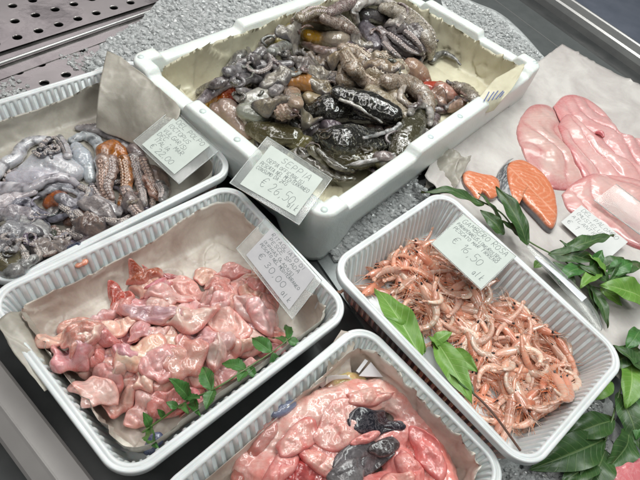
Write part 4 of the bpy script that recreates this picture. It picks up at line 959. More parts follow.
# paper tongue and white plates painting the bag's reflections in the back corner
sheet('paper_flap',[[(325,385,4.4),(330,350,6.2),(341,330,6.6)],[(335,380,3.6),(338,352,5.2),(350,334,6.3)],[(352,376,3.8),(350,360,4.6),(356,342,5.6)]],MAT['paper_pink'],'small curled paper tongue at the back corner of the monkfish tray',wrinkle=.1,hm=False,nu=24,nv=24)
sheet('paper_flap',[[(318,384,4.2),(330,376,4.9),(346,375,4.6)],[(322,388,3.6),(334,380,4.5),(352,379,4.3)]],MAT['paper_white'],'thin white paper edge above the yellowish fish piece',wrinkle=.05,hm=False,nu=16,nv=8)
def plate(name,q,th,mat,label=None,cat=None,parent=None):
    m=M(); slabquad(m,q,th); return obj(name,m,mat,parent=parent,smooth=False,label=label,cat=cat)
plate('bag_reflection',[W(359,376,4.6),W(371,362,5.2),W(383,377,4.4),W(366,377,4.4)],.05,MAT['scrap'],'small white triangle painted as reflection on the brown paper of the monkfish tray','painted reflection')
plate('bag_reflection',[W(356,371,4.7),W(365,359,5.3),W(368,361,5.3),W(359,373,4.7)],.05,MAT['scrap'],'thin white strip painted as reflection left of the white triangle in the monkfish tray','painted reflection')
# ------------------------------------------------------------------ prawns
TIPS={}
def prawn_parts(kind):
    """local centimetre geometry: the body lies on its side in the XY plane, back outwards"""
    rnd=random.Random(kind*7+3)
    bend=[1.5,1.0,2.1,.6,1.3,.8,1.7][kind%7]; L=rnd.uniform(4.4,5.4); n=30; c0=(.80,.47,.31); 
    cA=[(.75,.55,.45),(.76,.46,.35),(.77,.66,.56),(.67,.48,.40)][kind%4]
    P=[];a=0;x=y=0
    for i in range(n):
        t=i/(n-1); P.append(Vector((x,y,0))); a+= bend/n*(1.6 if t>.25 else .2); x+=math.cos(a)*L/n; y+=-math.sin(a)*L/n
    # abdomen tapers to the tail; ridged in six segments
    V=M(); fr=[]
    rr=[.56+.07*math.sin(PI*min(1,t*2))-.30*t**1.3 for t in np.linspace(0,1,n)]
    dark=tuple(min(1,c*k) for c,k in zip(cA,(.97,.66,.58)))
    def cf(s,an,q):
        u=(s*6.2)%1; e=1 if u>.82 else 0; bk=.5+.5*math.cos(an)
        b=tuple(cA[j]*(1-.0*bk) for j in range(3)); return tuple(b[j]*(1-.75*e)+dark[j]*.75*e for j in range(3))
    nn=44; rr2=[]
    for i in range(nn):
        t=i/(nn-1); u=(t*6.2)%1; rr2.append(float(np.interp(t,np.linspace(0,1,n),rr))*(1+.07*(u-.5)))
    tube(V,P,rr2 if False else list(np.interp(np.linspace(0,1,n),np.linspace(0,1,nn),rr2)),n=nn,seg=12,flat=.72,colf=cf,frames=fr)
    out={'abdomen':(V,'shr')}
    # head shell, pointing backwards from the start
    m=M(); hl=rnd.uniform(2.3,2.7); hc=tuple(min(1,c*k) for c,k in zip(cA,(1.,.85,.82)))
    hp=[Vector((.25,0,0)),Vector((-hl*.4,.08,0)),Vector((-hl*.75,.1,0)),Vector((-hl,.02,0))]
    def hcf(s,an,q): 
        w=max(0,min(1,.5+.8*noise.noise(Vector(q)*1.6+Vector((kind,0,0))))); return tuple(hc[j]*(1-.4*w)+(.74,.32,.22)[j]*.4*w for j in range(3))
    tube(m,hp,[.58,.65,.48,.15],n=16,seg=12,flat=.75,colf=hcf)
    tube(m,[Vector((-hl*.6,.45,0)),Vector((-hl*1.05,.38,0)),Vector((-hl*1.35,.5,0))],[.1,.07,.02],n=6,seg=6,col=(.78,.28,.16))
    out['head_shell']=(m,'shr')
    m=M(); 
    for sgn in (-1,1): tube(m,[Vector((-hl*.9,.22,sgn*.2)),Vector((-hl*.98,.26,sgn*.3))],.13,n=3,seg=8)
    out['eyes']=(m,'eye')
    # legs: many thin limbs on the inner side
    m=M()
    for i in range(13):
        if i<7: b=Vector((-hl*.1-i*hl*.1,-.3,0)); dr=Vector((-.75-rnd.random()*.9,-1.,rnd.uniform(-.35,.35))); ln=rnd.uniform(1.3,2.2); w=.045
        else:
            p,t,side,nrm,r_,s=fr[int(6+(i-7)*5.8)]; sd=Vector(side) ; 
            if Vector(side).dot(Vector((0,-1,0)))<0 and i<10: sd=-sd
            # inner side = towards the centre of the curve
            cc=sum(P,Vector())/len(P); sd= sd if (cc-Vector(p)).dot(sd)>0 else -sd
            b=Vector(p)+sd*r_*.8; dr=sd+Vector(-t)*.7+Vector((0,0,rnd.uniform(-.4,.4))); ln=rnd.uniform(.7,1.0); w=.075
        dr.normalize(); k=Vector((rnd.uniform(-.3,.3),rnd.uniform(-.3,.3),rnd.uniform(-.3,.3)))*ln
        tube(m,[b,b+dr*ln*.5+k*.4,b+dr*ln+Vector((-.3,0,0))*ln+k*.3],[w,w*.8,w*.3],n=6,seg=5,col=(.80,.50,.38) if rnd.random()<.6 else (.76,.28,.16))
    out['legs']=(m,'shr')
    m=M()
    for i in range(3):
        b=Vector((-hl*.98,.0,rnd.uniform(-.1,.1))); a1=rnd.uniform(-.9,.7); ln=rnd.uniform(1.6,4.2)
        pts=[b]; a2=PI+a1*.4; p=b.copy()
        for j in range(5): 
            a2+=rnd.uniform(-.35,.35); p=p+Vector((math.cos(a2)*ln/5,math.sin(a2)*ln/5,rnd.uniform(-.05,.12))); pts.append(p.copy())
        tube(m,pts,[.045,.035,.02],n=10,seg=4,col=(.80,.42,.3) if i%3==0 else (.86,.66,.56))
    out['antennae']=(m,'shr')
    m=M(); p,t,side,nrm,r_,s=fr[-5]; t=Vector(t); sd=Vector((-t.y,t.x,0))
    for j in range(4):
        an=(j-1.5)*.2; d=t*math.cos(an)+sd*math.sin(an)
        e=Vector(p); tube(m,[e,e+d*.5+Vector((0,0,.04*j)),e+d*(.95-.08*abs(j-2))],[.1,.17,.05],n=7,seg=8,flat=.28,col=(.76,.42,.32))
    out['tail_fan']=(m,'shr'); TIPS[kind]=[Vector(p)+t*.9,Vector((-hl*1.5,0,0)),(Vector(P[n//2]))]
    return out
PK=[]
def prawn_proto(kind,label):
    t=thing('prawn',label,'prawn',(0,0,0),'raw prawns in the ribbed tray')
    for nm,(m,mt) in prawn_parts(kind).items(): obj(nm,m,MAT[mt],parent=t,local=True)
    return t
GENL='whole raw pink prawn lying among the others in the ribbed tray'
used=set()
for k in range(7): PK.append(prawn_proto(k,GENL))
RIMP=[bil(T4q,a*.88,b*.9) for a,b in ((-1,-1),(1,-1),(1,1),(-1,1))]
def inw(p):
    c=False
    for i in range(4):
        a,b=RIMP[i],RIMP[(i+1)%4]
        if (a.y>p.y)!=(b.y>p.y) and p.x<(b.x-a.x)*(p.y-a.y)/(b.y-a.y)+a.x: c=not c
    return c
def put_prawn(kind,px,py,ang,tilt=None,label=None,flip=False,sc=1.):
    P0=land(px,py,.5,.55); ok=False
    for tr in range(14):
        a_=ang if tr==0 else random.uniform(0,2*PI)
        if all(inw(P0+Matrix.Rotation(a_,3,'Z')@Vector((t.x*sc,(-t.y if flip else t.y)*sc,0))) for t in TIPS[kind%7]): ang=a_; ok=True; break
    if not ok:
        if label is None: return None
        q=W(462,345,P0.z); P0=P0.lerp(q,.12)
    src=PK[kind%7]
    if kind%7 not in used: used.add(kind%7); r=src; ch=None
    else:
        r=src.copy(); COL.objects.link(r)
        for c in src.children:
            d=c.copy(); COL.objects.link(d); d.parent=r
    r['label']=label or GENL; r['group']='raw prawns in the ribbed tray'
    P=P0
    tx,ty=(random.uniform(-.2,.2),random.uniform(-.15,.15)) if tilt is None else tilt
    # local slope of the pile
    hx=(hget(P.x+1.2,P.y)-hget(P.x-1.2,P.y))/2.4; hy=(hget(P.x,P.y+1.2)-hget(P.x,P.y-1.2))/2.4
    hx=max(-.5,min(.5,hx)); hy=max(-.5,min(.5,hy))
    nrm=Vector((-hx,-hy,1)).normalized(); q=Vector((0,0,1)).rotation_difference(nrm)
    from mathutils import Euler
    M3=q.to_matrix()@Matrix.Rotation(ang,3,'Z')@Euler((tx+(PI if flip else 0),ty,0)).to_matrix()
    r.rotation_euler=M3.to_euler(); r.location=Vector(P)*.01; r.scale=(sc,)*3
    # raise the map along the body
    for lx,ly,rad in ((-1.8,.1,.45),(-.8,.1,.5),(.2,0,.5),(1.2,-.2,.45),(2.,-.9,.4),(2.4,-1.9,.3)):
        w=P+M3@Vector((lx*sc,ly*sc,0)); hball(w,rad*sc,.7)
    return r
def intray(x,y,mg=0):
    # polygon of the prawn pile in the picture
    poly=[(358,290),(376,262),(398,252),(404,236),(424,236),(440,262),(470,286),(505,300),(545,325),(572,350),(582,372),(575,392),(552,408),(530,422),(508,430),(490,414),(466,394),(430,370),(402,335),(376,308)]
    c=False;n=len(poly)
    for i in range(n):
        a,b=poly[i],poly[(i+1)%n]
        if (a[1]>y)!=(b[1]>y) and x<(b[0]-a[0])*(y-a[1])/(b[1]-a[1])+a[0]: c=not c
    return c
cnt=0; tries=0
while cnt<260 and tries<6000:
    tries+=1
    x=random.uniform(350,580); y=random.uniform(238,438)
    if not intray(x,y): continue
    if cnt>35 and any(abs((x-a[0])*(b[1]-a[1])-(y-a[1])*(b[0]-a[0]))/math.dist(a,b)<24 and min(a[1],b[1])-15<y<max(a[1],b[1])+12 for a,b in (((436,338),(474,402)),((376,292),(424,354)))): continue
    ok=True
    cx,cy=462,345; x=cx+(x-cx)*.95; y=cy+(y-cy)*.95
    put_prawn(cnt%7,x,y,random.uniform(0,2*PI),flip=random.random()<.5,sc=random.uniform(.82,1.02)); cnt+=1
for (k,x,y,a,l,f) in ((0,478,306,2.2,'pale curled prawn near the top of the pile, below the price card',False),(2,513,351,.4,'curved prawn lying on top in the middle of the pile',False),(0,487,405,2.6,'pale plump prawn curled in a C at the front of the pile',True),
    (3,510,412,.5,'prawn lying in the front corner of the tray by the brown stem',False),(1,402,256,1.2,'prawn lying at the back corner of the tray, left of the price card',False),(5,374,287,.9,'orange prawn at the left end of the pile beside the tray wall',True),
    (4,560,385,.9,'pink prawn curled against the right front wall of the tray',False),(6,430,300,-.9,'orange prawn just right of the two bright leaves',False)):
    put_prawn(k,x,y,a,label=l,flip=f,sc=1.0)
# ------------------------------------------------------------------ slices on white paper
sheet('white_paper_sheet',[[(425,175,4.),(455,120,3.6),(500,90,3.8),(562,44,5.2)],[(450,205,3.2),(500,150,2.4),(560,110,2.4),(610,70,4.6)],[(500,260,3.0),(560,230,2.3),(610,180,2.3),(690,115,4.4)],[(570,330,3.),(625,290,2.4),(680,260,2.4),(760,190,4.)],[(620,380,2.4),(680,340,2.4),(740,300,2.4),(810,240,3.5)]],MAT['paper_white'],'large white butcher paper under the pink fillets and salmon slices',wrinkle=.22,wsc=.16,nu=80,nv=80,seed=9)
sheet('paper_flap',[[(424,190,1.5),(430,168,3.2),(446,148,4.6)],[(440,186,2.2),(452,170,4.2),(458,152,5.)],[(452,192,3.),(460,180,3.8),(470,160,4.4)]],MAT['paper_grey'],'crumpled greenish-grey paper tuck between the foam box and the salmon',wrinkle=.4,wsc=.6,hm=False,nu=30,nv=30,seed=4)
def slab(name,out,z,th,mat,colf,label=None,cat=None,parent=None,nr=26,ns=150,namp=.12,nsc=.45,center=None,group=None,edge=5,seed=0):
    P=np.array(catmull([(x,y,z) for x,y in out]+[(out[0][0],out[0][1],z)],ns+1))[:-1]
    c=center or (P[:,0].mean(),P[:,1].mean()); m=M();V=[];C=[];Fc=[]
    cw=W(c[0],c[1],z); B=[W(p[0],p[1],z) for p in P]
    h0=max(hget(cw.x,cw.y),0)
    zb=np.array([hget(b.x,b.y) for b in B]); zb=zb.mean()*.9+zb*.1; h0=zb.mean()
    for lay in (0,1):
        for i in range(nr+1):
            s=(i/nr)
            s2=1-(1-s)**1.5 if False else s
            for k in range(ns):
                p=cw*(1-s2)+B[k]*s2
                base=h0*(1-s2)+zb[k]*s2+.03
                if lay==0:
                    hgt=th*(1-s2**edge)**.5
                    d=noise.fractal(Vector((p.x,p.y,seed))*nsc,1.,2.,4)*namp
                    zz=base+hgt+d*(1-s2**edge); 
                else: zz=base-.02
                ins=1.0 if lay==0 else .985
                q=cw*(1-s2*ins)+B[k]*s2*ins
                V.append((q.x,q.y,zz)); C.append(colf(s2,2*PI*k/ns,q,lay) if colf else (.8,.5,.5))
    L=(nr+1)*ns
    for lay in (0,1):
        for i in range(nr):
            for k in range(ns):
                k2=(k+1)%ns; a,b,c_,d=lay*L+i*ns+k,lay*L+i*ns+k2,lay*L+(i+1)*ns+k2,lay*L+(i+1)*ns+k
                Fc.append((a,d,c_,b) if lay==0 else (a,b,c_,d))
    for k in range(ns): k2=(k+1)%ns; Fc.append((nr*ns+k,L+nr*ns+k,L+nr*ns+k2,nr*ns+k2))
    m.add(V,Fc,C); hset([v for v in V[:L]])
    return obj(name,m,MAT[mat],parent=parent,label=label,cat=cat,group=group)
def fillcol(seed,base=(.80,.50,.49),edge=(.62,.19,.22)):
    def f(s,a,q,lay):
        n=noise.fractal(Vector((q.x*.35,q.y*.35,seed)),1.,2.,4)
        st=.5+.5*math.sin((q.x*.7-q.y*.45)*1.9+n*4)
        e=max(0,min(1,(s-.74)/.26+n*.6))*.8
        b=tuple(base[j]*(1+.1*(st-.5)) for j in range(3)); return tuple(b[j]*(1-e)+edge[j]*e for j in range(3))
    return f
def fillet(out,z,th,label,col=(.72,.53,.49),ec=(.58,.22,.23),wave=(.35,4.2,None),**k):
    w=[W(x,y,z) for x,y in out]; return drape('fish_fillet',[(p.x,p.y) for p in w],th,'slice',col,ec,wave=wave,nr=44,ns=150,edge=2.2,namp=.16,nsc=.15,wsc=.10,fib=.05,stiff=0,label=label,cat='fish fillet',ecut=.80,cr=.7,blur=14,**k)
d_=W(640,180,4)-W(560,90,4); wa=math.atan2(d_.y,d_.x)+PI/2
fillet([(524,112),(532,103),(545,100),(556,104),(564,118),(576,136),(588,156),(598,172),(592,182),(574,184),(552,180),(536,164),(526,144),(520,126)],3.8,1.1,'large rounded pink fish fillet nearest the salmon slice',wave=(.3,6.5,wa))
fillet([(556,102),(566,93),(582,94),(600,104),(613,118),(622,132),(645,142),(680,150),(700,175),(668,188),(640,180),(618,172),(598,152),(580,134),(566,120)],3.8,1.1,'pink fish fillet curving along the back edge of the white paper',(.70,.44,.43),wave=(.45,3.8,wa))
fillet([(562,120),(569,110),(578,113),(588,128),(602,142),(622,154),(645,166),(670,184),(655,206),(620,192),(600,188),(584,166),(570,142)],4.4,1.0,'pink fish fillet folded over the middle, between the large one and the back one',(.73,.49,.47),wave=(.4,3.2,wa))
fillet([(567,188),(578,178),(598,172),(622,176),(650,184),(700,200),(720,235),(690,262),(650,246),(622,232),(596,218),(574,204)],3.8,1.3,'pink fish fillet with white streaks, right above the white price card',(.76,.52,.49),wave=(.3,5,wa+.3))
e=land(600,134,.3,.5); m=M(); tube(m,[e+Vector((-.5,.3,0)),e+Vector((.1,0,.25)),e+Vector((.5,-.6,.1))],[.35,.45,.25],col=(.62,.2,.22)); obj('fish_scrap',m,MAT['slice'],label='small red curl of flesh on top of the back fish fillet',cat='fish piece')
def salmcol(cx,cy,split=None):
    def f(s,a,q,lay):
        n=noise.noise(Vector((q.x*.8,q.y*.8,3)))
        d=math.hypot((q.x-cx[0]),(q.y-cx[1])*1.25)
        n2=noise.noise(Vector((q.x*2.2,q.y*2.2,7))); st=math.sin(d*6.2+n*2.6+n2*1.3+1.2*math.sin(a*2)); w=max(0,(st-.55)/.45)
        w2=max(0,1-abs((q.x-cx[0])*cy[0]+(q.y-cx[1])*cy[1])/.22)
        w=max(w*(.34+.3*n2),w2*.5); e=max(0,min(1,(s-.95)/.03))
        b=(.72,.29,.18); c=tuple(b[j]*(1-w)+(.93,.66,.52)[j]*w for j in range(3))
        return tuple(c[j]*(1-e)+(.14,.14,.15)[j]*e for j in range(3)) if (lay==0 and s>.95) else c
    return f
c0=W(528,185,4.0); 
t=thing('salmon_slice','thick orange salmon slice with silver skin and white fat lines','salmon slice',tuple(W(525,190,2.6)))
slab('flesh',[(506,166),(511,159),(522,157),(534,163),(546,173),(555,186),(559,200),(560,216),(556,227),(549,225),(540,215),(528,203),(521,196),(519,204),(516,208),(511,198),(508,184)],4.0,1.5,'salm',salmcol((c0.x-.6,c0.y+.4),(.75,.66)),parent=t,nr=50,ns=260,center=(529,184),namp=.08,edge=14)
def skincol(s,a,q,lay):
    n=noise.noise(Vector((q.x*5,q.y*5,q.z*5))); return (.12,.13,.14) if n<.1 else (.52,.54,.55)
m=M(); 
sk=[(506,166),(502,172),(497,184),(499,196),(505,205),(513,208),(511,196),(508,182)]
Pt=[W(x,y,4.05) for x,y in [(514,158),(508,164),(507,176),(510,190),(516,206)]]; Pb=[W(x,y,2.5) for x,y in [(507,161),(498,172),(493,186),(496,199),(508,210)]]
A=catmull(Pt,40);Bb=catmull(Pb,40);V=[];C=[]
for i in range(40):
    for j in range(14):
        t_=j/13; p=Vector(A[i])*(1-t_)+Vector(Bb[i])*t_; p+=Vector((-.25*math.sin(PI*t_),-.1*math.sin(PI*t_),0)); V.append(p); C.append(skincol(0,0,p*1.,0))
m.add(V,[(i*14+j,i*14+j+1,(i+1)*14+j+1,(i+1)*14+j) for i in range(39) for j in range(13)],C); obj('skin',m,MAT['dark'],parent=t)
c1=W(478,185,3.5)
slab('salmon_slice',[(461,175),(467,171),(480,174),(494,177),(500,184),(498,196),(490,200),(482,194),(477,202),(470,193),(463,184)],3.2,.9,'salm',salmcol((c1.x,c1.y+.6),(.3,.95)),'small salmon piece half hidden behind the thick salmon slice and laurel leaves','salmon slice',nr=34,ns=180,edge=8)
# corner slice, lower right
t=slab('fish_slice',[(601,478),(612,466),(626,456),(645,447),(670,470),(660,510),(620,505),(605,492)],3.6,2.6,'slice',fillcol(8,(.66,.24,.26),(.84,.6,.6)),'pink fish slice with a pale rim in the bottom right corner of the photo','fish slice',seed=8)
m=M()
# ------------------------------------------------------------------ greenery
def leaf(parent,b,t,wid,mat,fold=.25,arch=.5,side=0,serr=0,sup=(0,0,1),name='leaf',twist=0,shape=1.0):
    b=Vector(b);t=Vector(t);wid=wid*(1.12 if mat=='leaf_d' else 1.12);L=(t-b).length;d=(t-b)/L;U=Vector(sup); s=d.cross(U).normalized(); u=s.cross(d)
    if twist: q=Matrix.Rotation(twist,3,d); s=q@s; u=q@u
    nl,nw=34,10; m=M();V=[];UV=[]
    sd=random.random()*9
    for lay in (0,1):
        for i in range(nl+1):
            x=i/nl; w=wid*(math.sin(PI*x**.82)**.85)*(1-.15*x)*shape
            if serr: w*=1+serr*((x*9)%1-.5)
            for j in range(nw+1):
                y=j/nw*2-1
                p=b+d*L*x+u*(arch*math.sin(PI*x)*L*.18)+s*(y*w+side*math.sin(PI*x)*L*.1)+u*(abs(y)*w*fold)+u*(.05*L*noise.noise(Vector((x*2.6,y*1.2,sd))))+u*(.02*L*math.sin(x*17+sd)*abs(y)**2)
                p-=u*(.035*lay)
                V.append(p);UV.append((x+.001,y))
    k=(nl+1)*(nw+1); Fc=[]
    for lay in (0,1):
        for i in range(nl):
            for j in range(nw):
                a=lay*k+i*(nw+1)+j; f=(a,a+1,a+nw+2,a+nw+1); Fc.append(f if lay==0 else f[::-1])
    m.add(V,Fc,None,UV); return obj(name,m,MAT[mat],parent=parent)
def sprig(label,cat,stem,rad,leaves,smat='gstem',name='laurel_sprig',lmat='leaf_d',serr=0,fold=.25,arch=.5,group=None,rest=0):
    if rest:
        def rz(q): p=land(q[0],q[1],.12,.5); return (q[0],q[1],p.z+rest)
        zs=[rz(q)[2] for q in stem]
        for _ in range(2): zs=[max(zs[i],(zs[max(i-1,0)]+zs[i]*2+zs[min(i+1,len(zs)-1)])/4) for i in range(len(zs))]
        stem=[(q[0],q[1],z) for q,z in zip(stem,zs)]
        leaves=[(rz(l[0]),(l[1][0],l[1][1],rz(l[1])[2]+.35))+tuple(l[2:]) for l in leaves]
    p0=W(*stem[0]); t=thing(name,label,cat,tuple(p0),group)
    m=M(); P=[W(*q) for q in stem]; tube(m,P,rad,n=len(P)*8,seg=8,col=(.5,.5,.5)); obj('stem',m,MAT[smat],parent=t)
    for l in leaves:
        a,b,w=l[:3]; mt=l[3] if len(l)>3 else lmat; tw=l[4] if len(l)>4 else random.uniform(-.3,.3)
        leaf(t,W(*a),W(*b),w,mt,serr=serr,twist=tw,fold=fold,arch=arch)
    return t
# mint over the pink fish
sprig('green mint sprig with serrated leaves lying on the front edge of the pink fish heap','mint sprig',[(143,432,4.2),(160,420,5.2),(186,402,6.),(216,388,6.6),(246,369,7.),(272,352,7.3),(290,338,7.5)],[.12,.1,.06],
 [((190,399,6.3),(169,378,6.8),.75,'leaf_m',.2),((192,397,6.3),(200,416,5.8),.5,'leaf_m',.5),((212,390,6.6),(203,367,7.4),.75,'leaf_m',-.3),((214,389,6.5),(206,410,6.),.6,'leaf_m',.4),((246,369,7.),(222,364,7.6),.75,'leaf_m',.2),((246,371,7.),(238,382,6.6),.55,'leaf_m',.3),
  ((248,366,7.1),(256,378,6.8),.45,'leaf_m',.3),((272,352,7.4),(252,338,8.),.8,'leaf_m',-.2),((273,353,7.3),(276,370,7.),.6,'leaf_m',.2),((288,340,7.5),(300,345,7.4),.5,'leaf_m',.1),((288,340,7.5),(286,325,8.2),.5,'leaf_m',.2),((286,342,7.5),(272,338,8.),.5,'leaf_m',.3),
  ((178,408,5.8),(166,402,6.1),.4,'leaf_m'),((180,405,6),(189,414,5.6),.4,'leaf_m'),((150,428,4.6),(143,412,5.6),.45,'leaf_m'),((148,428,4.6),(158,449,4.),.6,'leaf_m',.5),((164,417,5.3),(157,409,5.8),.3,'leaf_m'),((200,398,6.2),(184,400,6.4),.4,'leaf_m',.2)],name='mint_sprig',serr=.16,fold=.35,arch=.3,rest=.3)
# bright leaves on the prawns
sprig('pair of large bright green leaves on the left side of the prawn pile','leaf sprig',[(424,353,6.2),(414,345,6.6),(408,338,6.8)],[.1,.08],[((422,358,6.2),(374,289,9.),1.55,'leaf_b',-.1),((425,352,6.),(380,315,8.),1.3,'leaf_b',-.35)],name='leaf_sprig',rest=.6)
sprig('green leaves on a reddish-brown stem running down to the front corner of the prawn tray','leaf sprig',[(432,345,6.8),(446,366,6.9),(468,388,6.6),(492,412,6.3),(520,450,6.4)],[.16,.15,.13],[((436,340,7.2),(472,404,7.),1.5,'leaf_b',.3),((450,350,7.),(478,372,6.8),1.,'leaf_b',.4),((432,345,7.),(452,332,8.),.8,'leaf_b',-.3),((440,350,7),(428,336,7.8),.8,'leaf_b',.5),((446,366,6.6),(474,396,6.6),1.2,'leaf_d',-.3)],smat='stem',name='leaf_sprig',rest=1.1)
# laurel by the salmon
sprig('dark green laurel sprig crossing in front of the salmon slices','laurel sprig',[(470,196,5.5),(500,212,5.),(520,235,4.6),(548,252,4.3),(575,262,4.)],[.13,.12,.1],
 [((484,205,5.5),(421,192,6.),1.2,'leaf_d',.2),((527,246,4.4),(495,187,7.5),1.45,'leaf_d',-.1),((500,225,4.4),(478,193,6.2),.9,'leaf_d',.5),((504,235,4.4),(480,210,5.5),1.,'leaf_d',-.4),((522,240,4.4),(500,220,5.6),.9,'leaf_d',.1),((560,256,4.6),(614,236,6.),1.35,'leaf_d',-.35),((548,254,4.2),(598,262,5.),1.2,'leaf_d',.2),((552,262,4.),(576,290,4.),1.,'leaf_d',.2),((575,262,4.),(560,240,5.),.8,'leaf_d',.3),((545,262,4.2),(560,286,3.8),1.1,'leaf_d',-.2),((540,262,4.),(534,268,3.6),.6,'leaf_b',0)])
sprig('laurel sprig with one broad bright leaf at the right edge of the photo','laurel sprig',[(566,262,3.6),(590,285,3.6),(612,290,3.8),(640,300,4.)],[.12,.1],
 [((648,300,4.6),(600,285,5.6),1.9,'leaf_b',-.15),((640,262,4.6),(608,282,5.2),1.2,'leaf_d',.2),((606,276,4.8),(588,254,6.),.9,'leaf_b',.3),((600,270,4.6),(624,258,5.8),1.1,'leaf_d',-.3),((612,286,4.2),(578,266,5.),1.2,'leaf_d',.1),((600,288,4.),(622,306,3.8),.8,'leaf_b',.3),((590,285,3.8),(608,328,3.2),.85,'leaf_d',.1),((582,278,3.6),(596,316,3.),.8,'leaf_d',-.3),((640,300,4.),(672,270,5.5),1.3,'leaf_d',0)])
sprig('mid green laurel bunch with upright leaves just behind the broad bright leaf','laurel sprig',[(576,262,4.4),(600,272,4.6),(628,278,4.8)],[.1,.08],
 [((585,266,4.6),(556,282,4.4),1.1,'leaf_m',.2),((600,272,4.8),(580,288,4.8),1.,'leaf_b',.4),((608,274,5),(632,262,6.),1.2,'leaf_m',.1),((615,276,5),(640,292,5.),1.2,'leaf_m',-.2),((590,268,4.8),(602,250,6.2),.9,'leaf_m',.3)])
sprig('dark and bright laurel leaves piled in front of the right end of the prawn tray','laurel sprig',[(600,455,1.6),(612,420,2.2),(622,385,3.),(640,340,3.5)],[.14,.1],
 [((632,364,3.8),(626,409,3.4),1.45,'leaf_b',.1),((612,382,2.8),(578,404,2.4),1.25,'leaf_b',.2),((645,375,3.4),(612,345,4.6),1.2,'leaf_d',.2),((618,392,2.6),(640,450,2.),1.4,'leaf_d',.3),((614,420,2.),(560,440,1.6),1.5,'leaf_d',.1),((604,440,1.8),(528,470,1.4),1.9,'leaf_d',-.1),((606,450,1.8),(580,500,1.4),1.7,'leaf_d',.2),((640,350,3.6),(600,372,3.2),1.3,'leaf_d',.2),((640,330,3.8),(625,350,4.2),1.,'leaf_m',.1),((600,460,1.6),(560,486,1.6),1.3,'leaf_d',.4),((630,430,2.),(604,474,2.),1.5,'leaf_d',-.3),((645,400,3),(636,440,2.4),1.3,'leaf_m',.5)])
# ------------------------------------------------------------------ price cards
FONT={'A':['02 26 42','13 33'.replace('13','0.7,3').replace('33','3.3,3')],}
G={'A':[(0,0,2,6,4,0),(.7,2.2,3.3,2.2)],'B':[(0,0,0,6,3,5.6,3,3.6,0,3.1,3.6,2.6,3.6,.5,0,0)],'C':[(4,5,2.4,6,.4,4.6,.2,1.6,2,0,4,.9)],'D':[(0,0,0,6,2.6,5.4,3.9,3,2.6,.4,0,0)],'E':[(4,6,.3,5.8,.2,.2,4,0),(.3,3.1,3,3.2)],
'F':[(0,0,.2,6,3.8,6),(.2,3,3,3)],'G':[(4,5,2.2,6,.3,4.6,.2,1.4,2,0,4,.6,4,2.8,2.4,2.8)],'H':[(0,0,.2,6),(3.8,0,4,6),(.1,3,3.9,3.1)],'I':[(1,0,1.2,6)],'K':[(0,0,.2,6),(3.8,6,.3,3,4,0)],'L':[(.3,6,0,.2,3.6,0)],'M':[(0,0,.5,6,2.2,2.4,4,6,4.6,0)],
'N':[(0,0,.3,6,3.6,0,4,6)],'O':[(2,6,.2,4.6,.2,1.4,2,0,3.8,1.4,3.8,4.6,2,6)],'P':[(0,0,.2,6,3,5.8,3.6,4.4,2.8,3,.2,2.8)],'R':[(0,0,.2,6,3,5.8,3.4,4.4,2.6,3.2,.2,3,3.9,0)],'S':[(3.8,5.2,2,6,.4,4.8,1.2,3.4,3.2,2.7,3.7,1.3,2.2,0,.2,.7)],'T':[(0,6,4,6),(2,6,1.9,0)],
'U':[(0,6,.2,1.2,1.8,0,3.6,1.2,4,6)],'V':[(0,6,2,0,4,6)],'X':[(0,0,4,6),(0,6,4,0)],'Z':[(.2,6,4,6,0,0,4,0)],'0':[(2,6,.2,4.6,.2,1.4,2,0,3.8,1.4,3.8,4.6,2,6)],'1':[(.4,4.6,2,6,2,0)],'2':[(.3,4.8,1.8,6,3.6,5,3,3,.2,.1,4,0)],
'3':[(.4,5.6,2.6,6,3.4,4.6,1.6,3.2,3.8,2,3,.3,.2,.3)],'5':[(3.8,6,.7,6,.5,3.5,2.6,3.7,3.8,2,2.4,0,.2,.4)],'6':[(3.4,5.8,1,4.4,.2,1.8,1.8,0,3.6,1.2,3,3,.6,2.6)],'€':[(4.2,5.2,2.8,6,1,4.6,.9,1.4,2.6,0,4.2,.8),(0,3.6,3.2,3.7),(0,2.4,3,2.4)],
',':[(1,.6,.5,-1)],'.':[(.8,.0,1.1,.3)],'/':[(0,-.6,3,6.4)],'(':[(1.6,6.6,.3,3,1.6,-.6)],')':[(.2,6.6,1.5,3,.2,-.6)],'-':[(.5,2.8,3.2,2.9)],'a':[(3,3.6,1,3.8,.1,1.6,1.4,0,2.8,1.2,3,3.6,3.3,0)],'l':[(1,6.4,.8,1,1.6,0)],'k':[(.3,0,.6,6.4),(3,3.8,.6,1.8,3,0)],'d':[(3,3.6,1,3.8,.1,1.6,1.4,0,2.8,1.2,3,6.2,3.2,0)],'e':[(.3,2,3,2.4,2,3.9,.4,2.6,.8,.3,3,.4)],' ':[]}
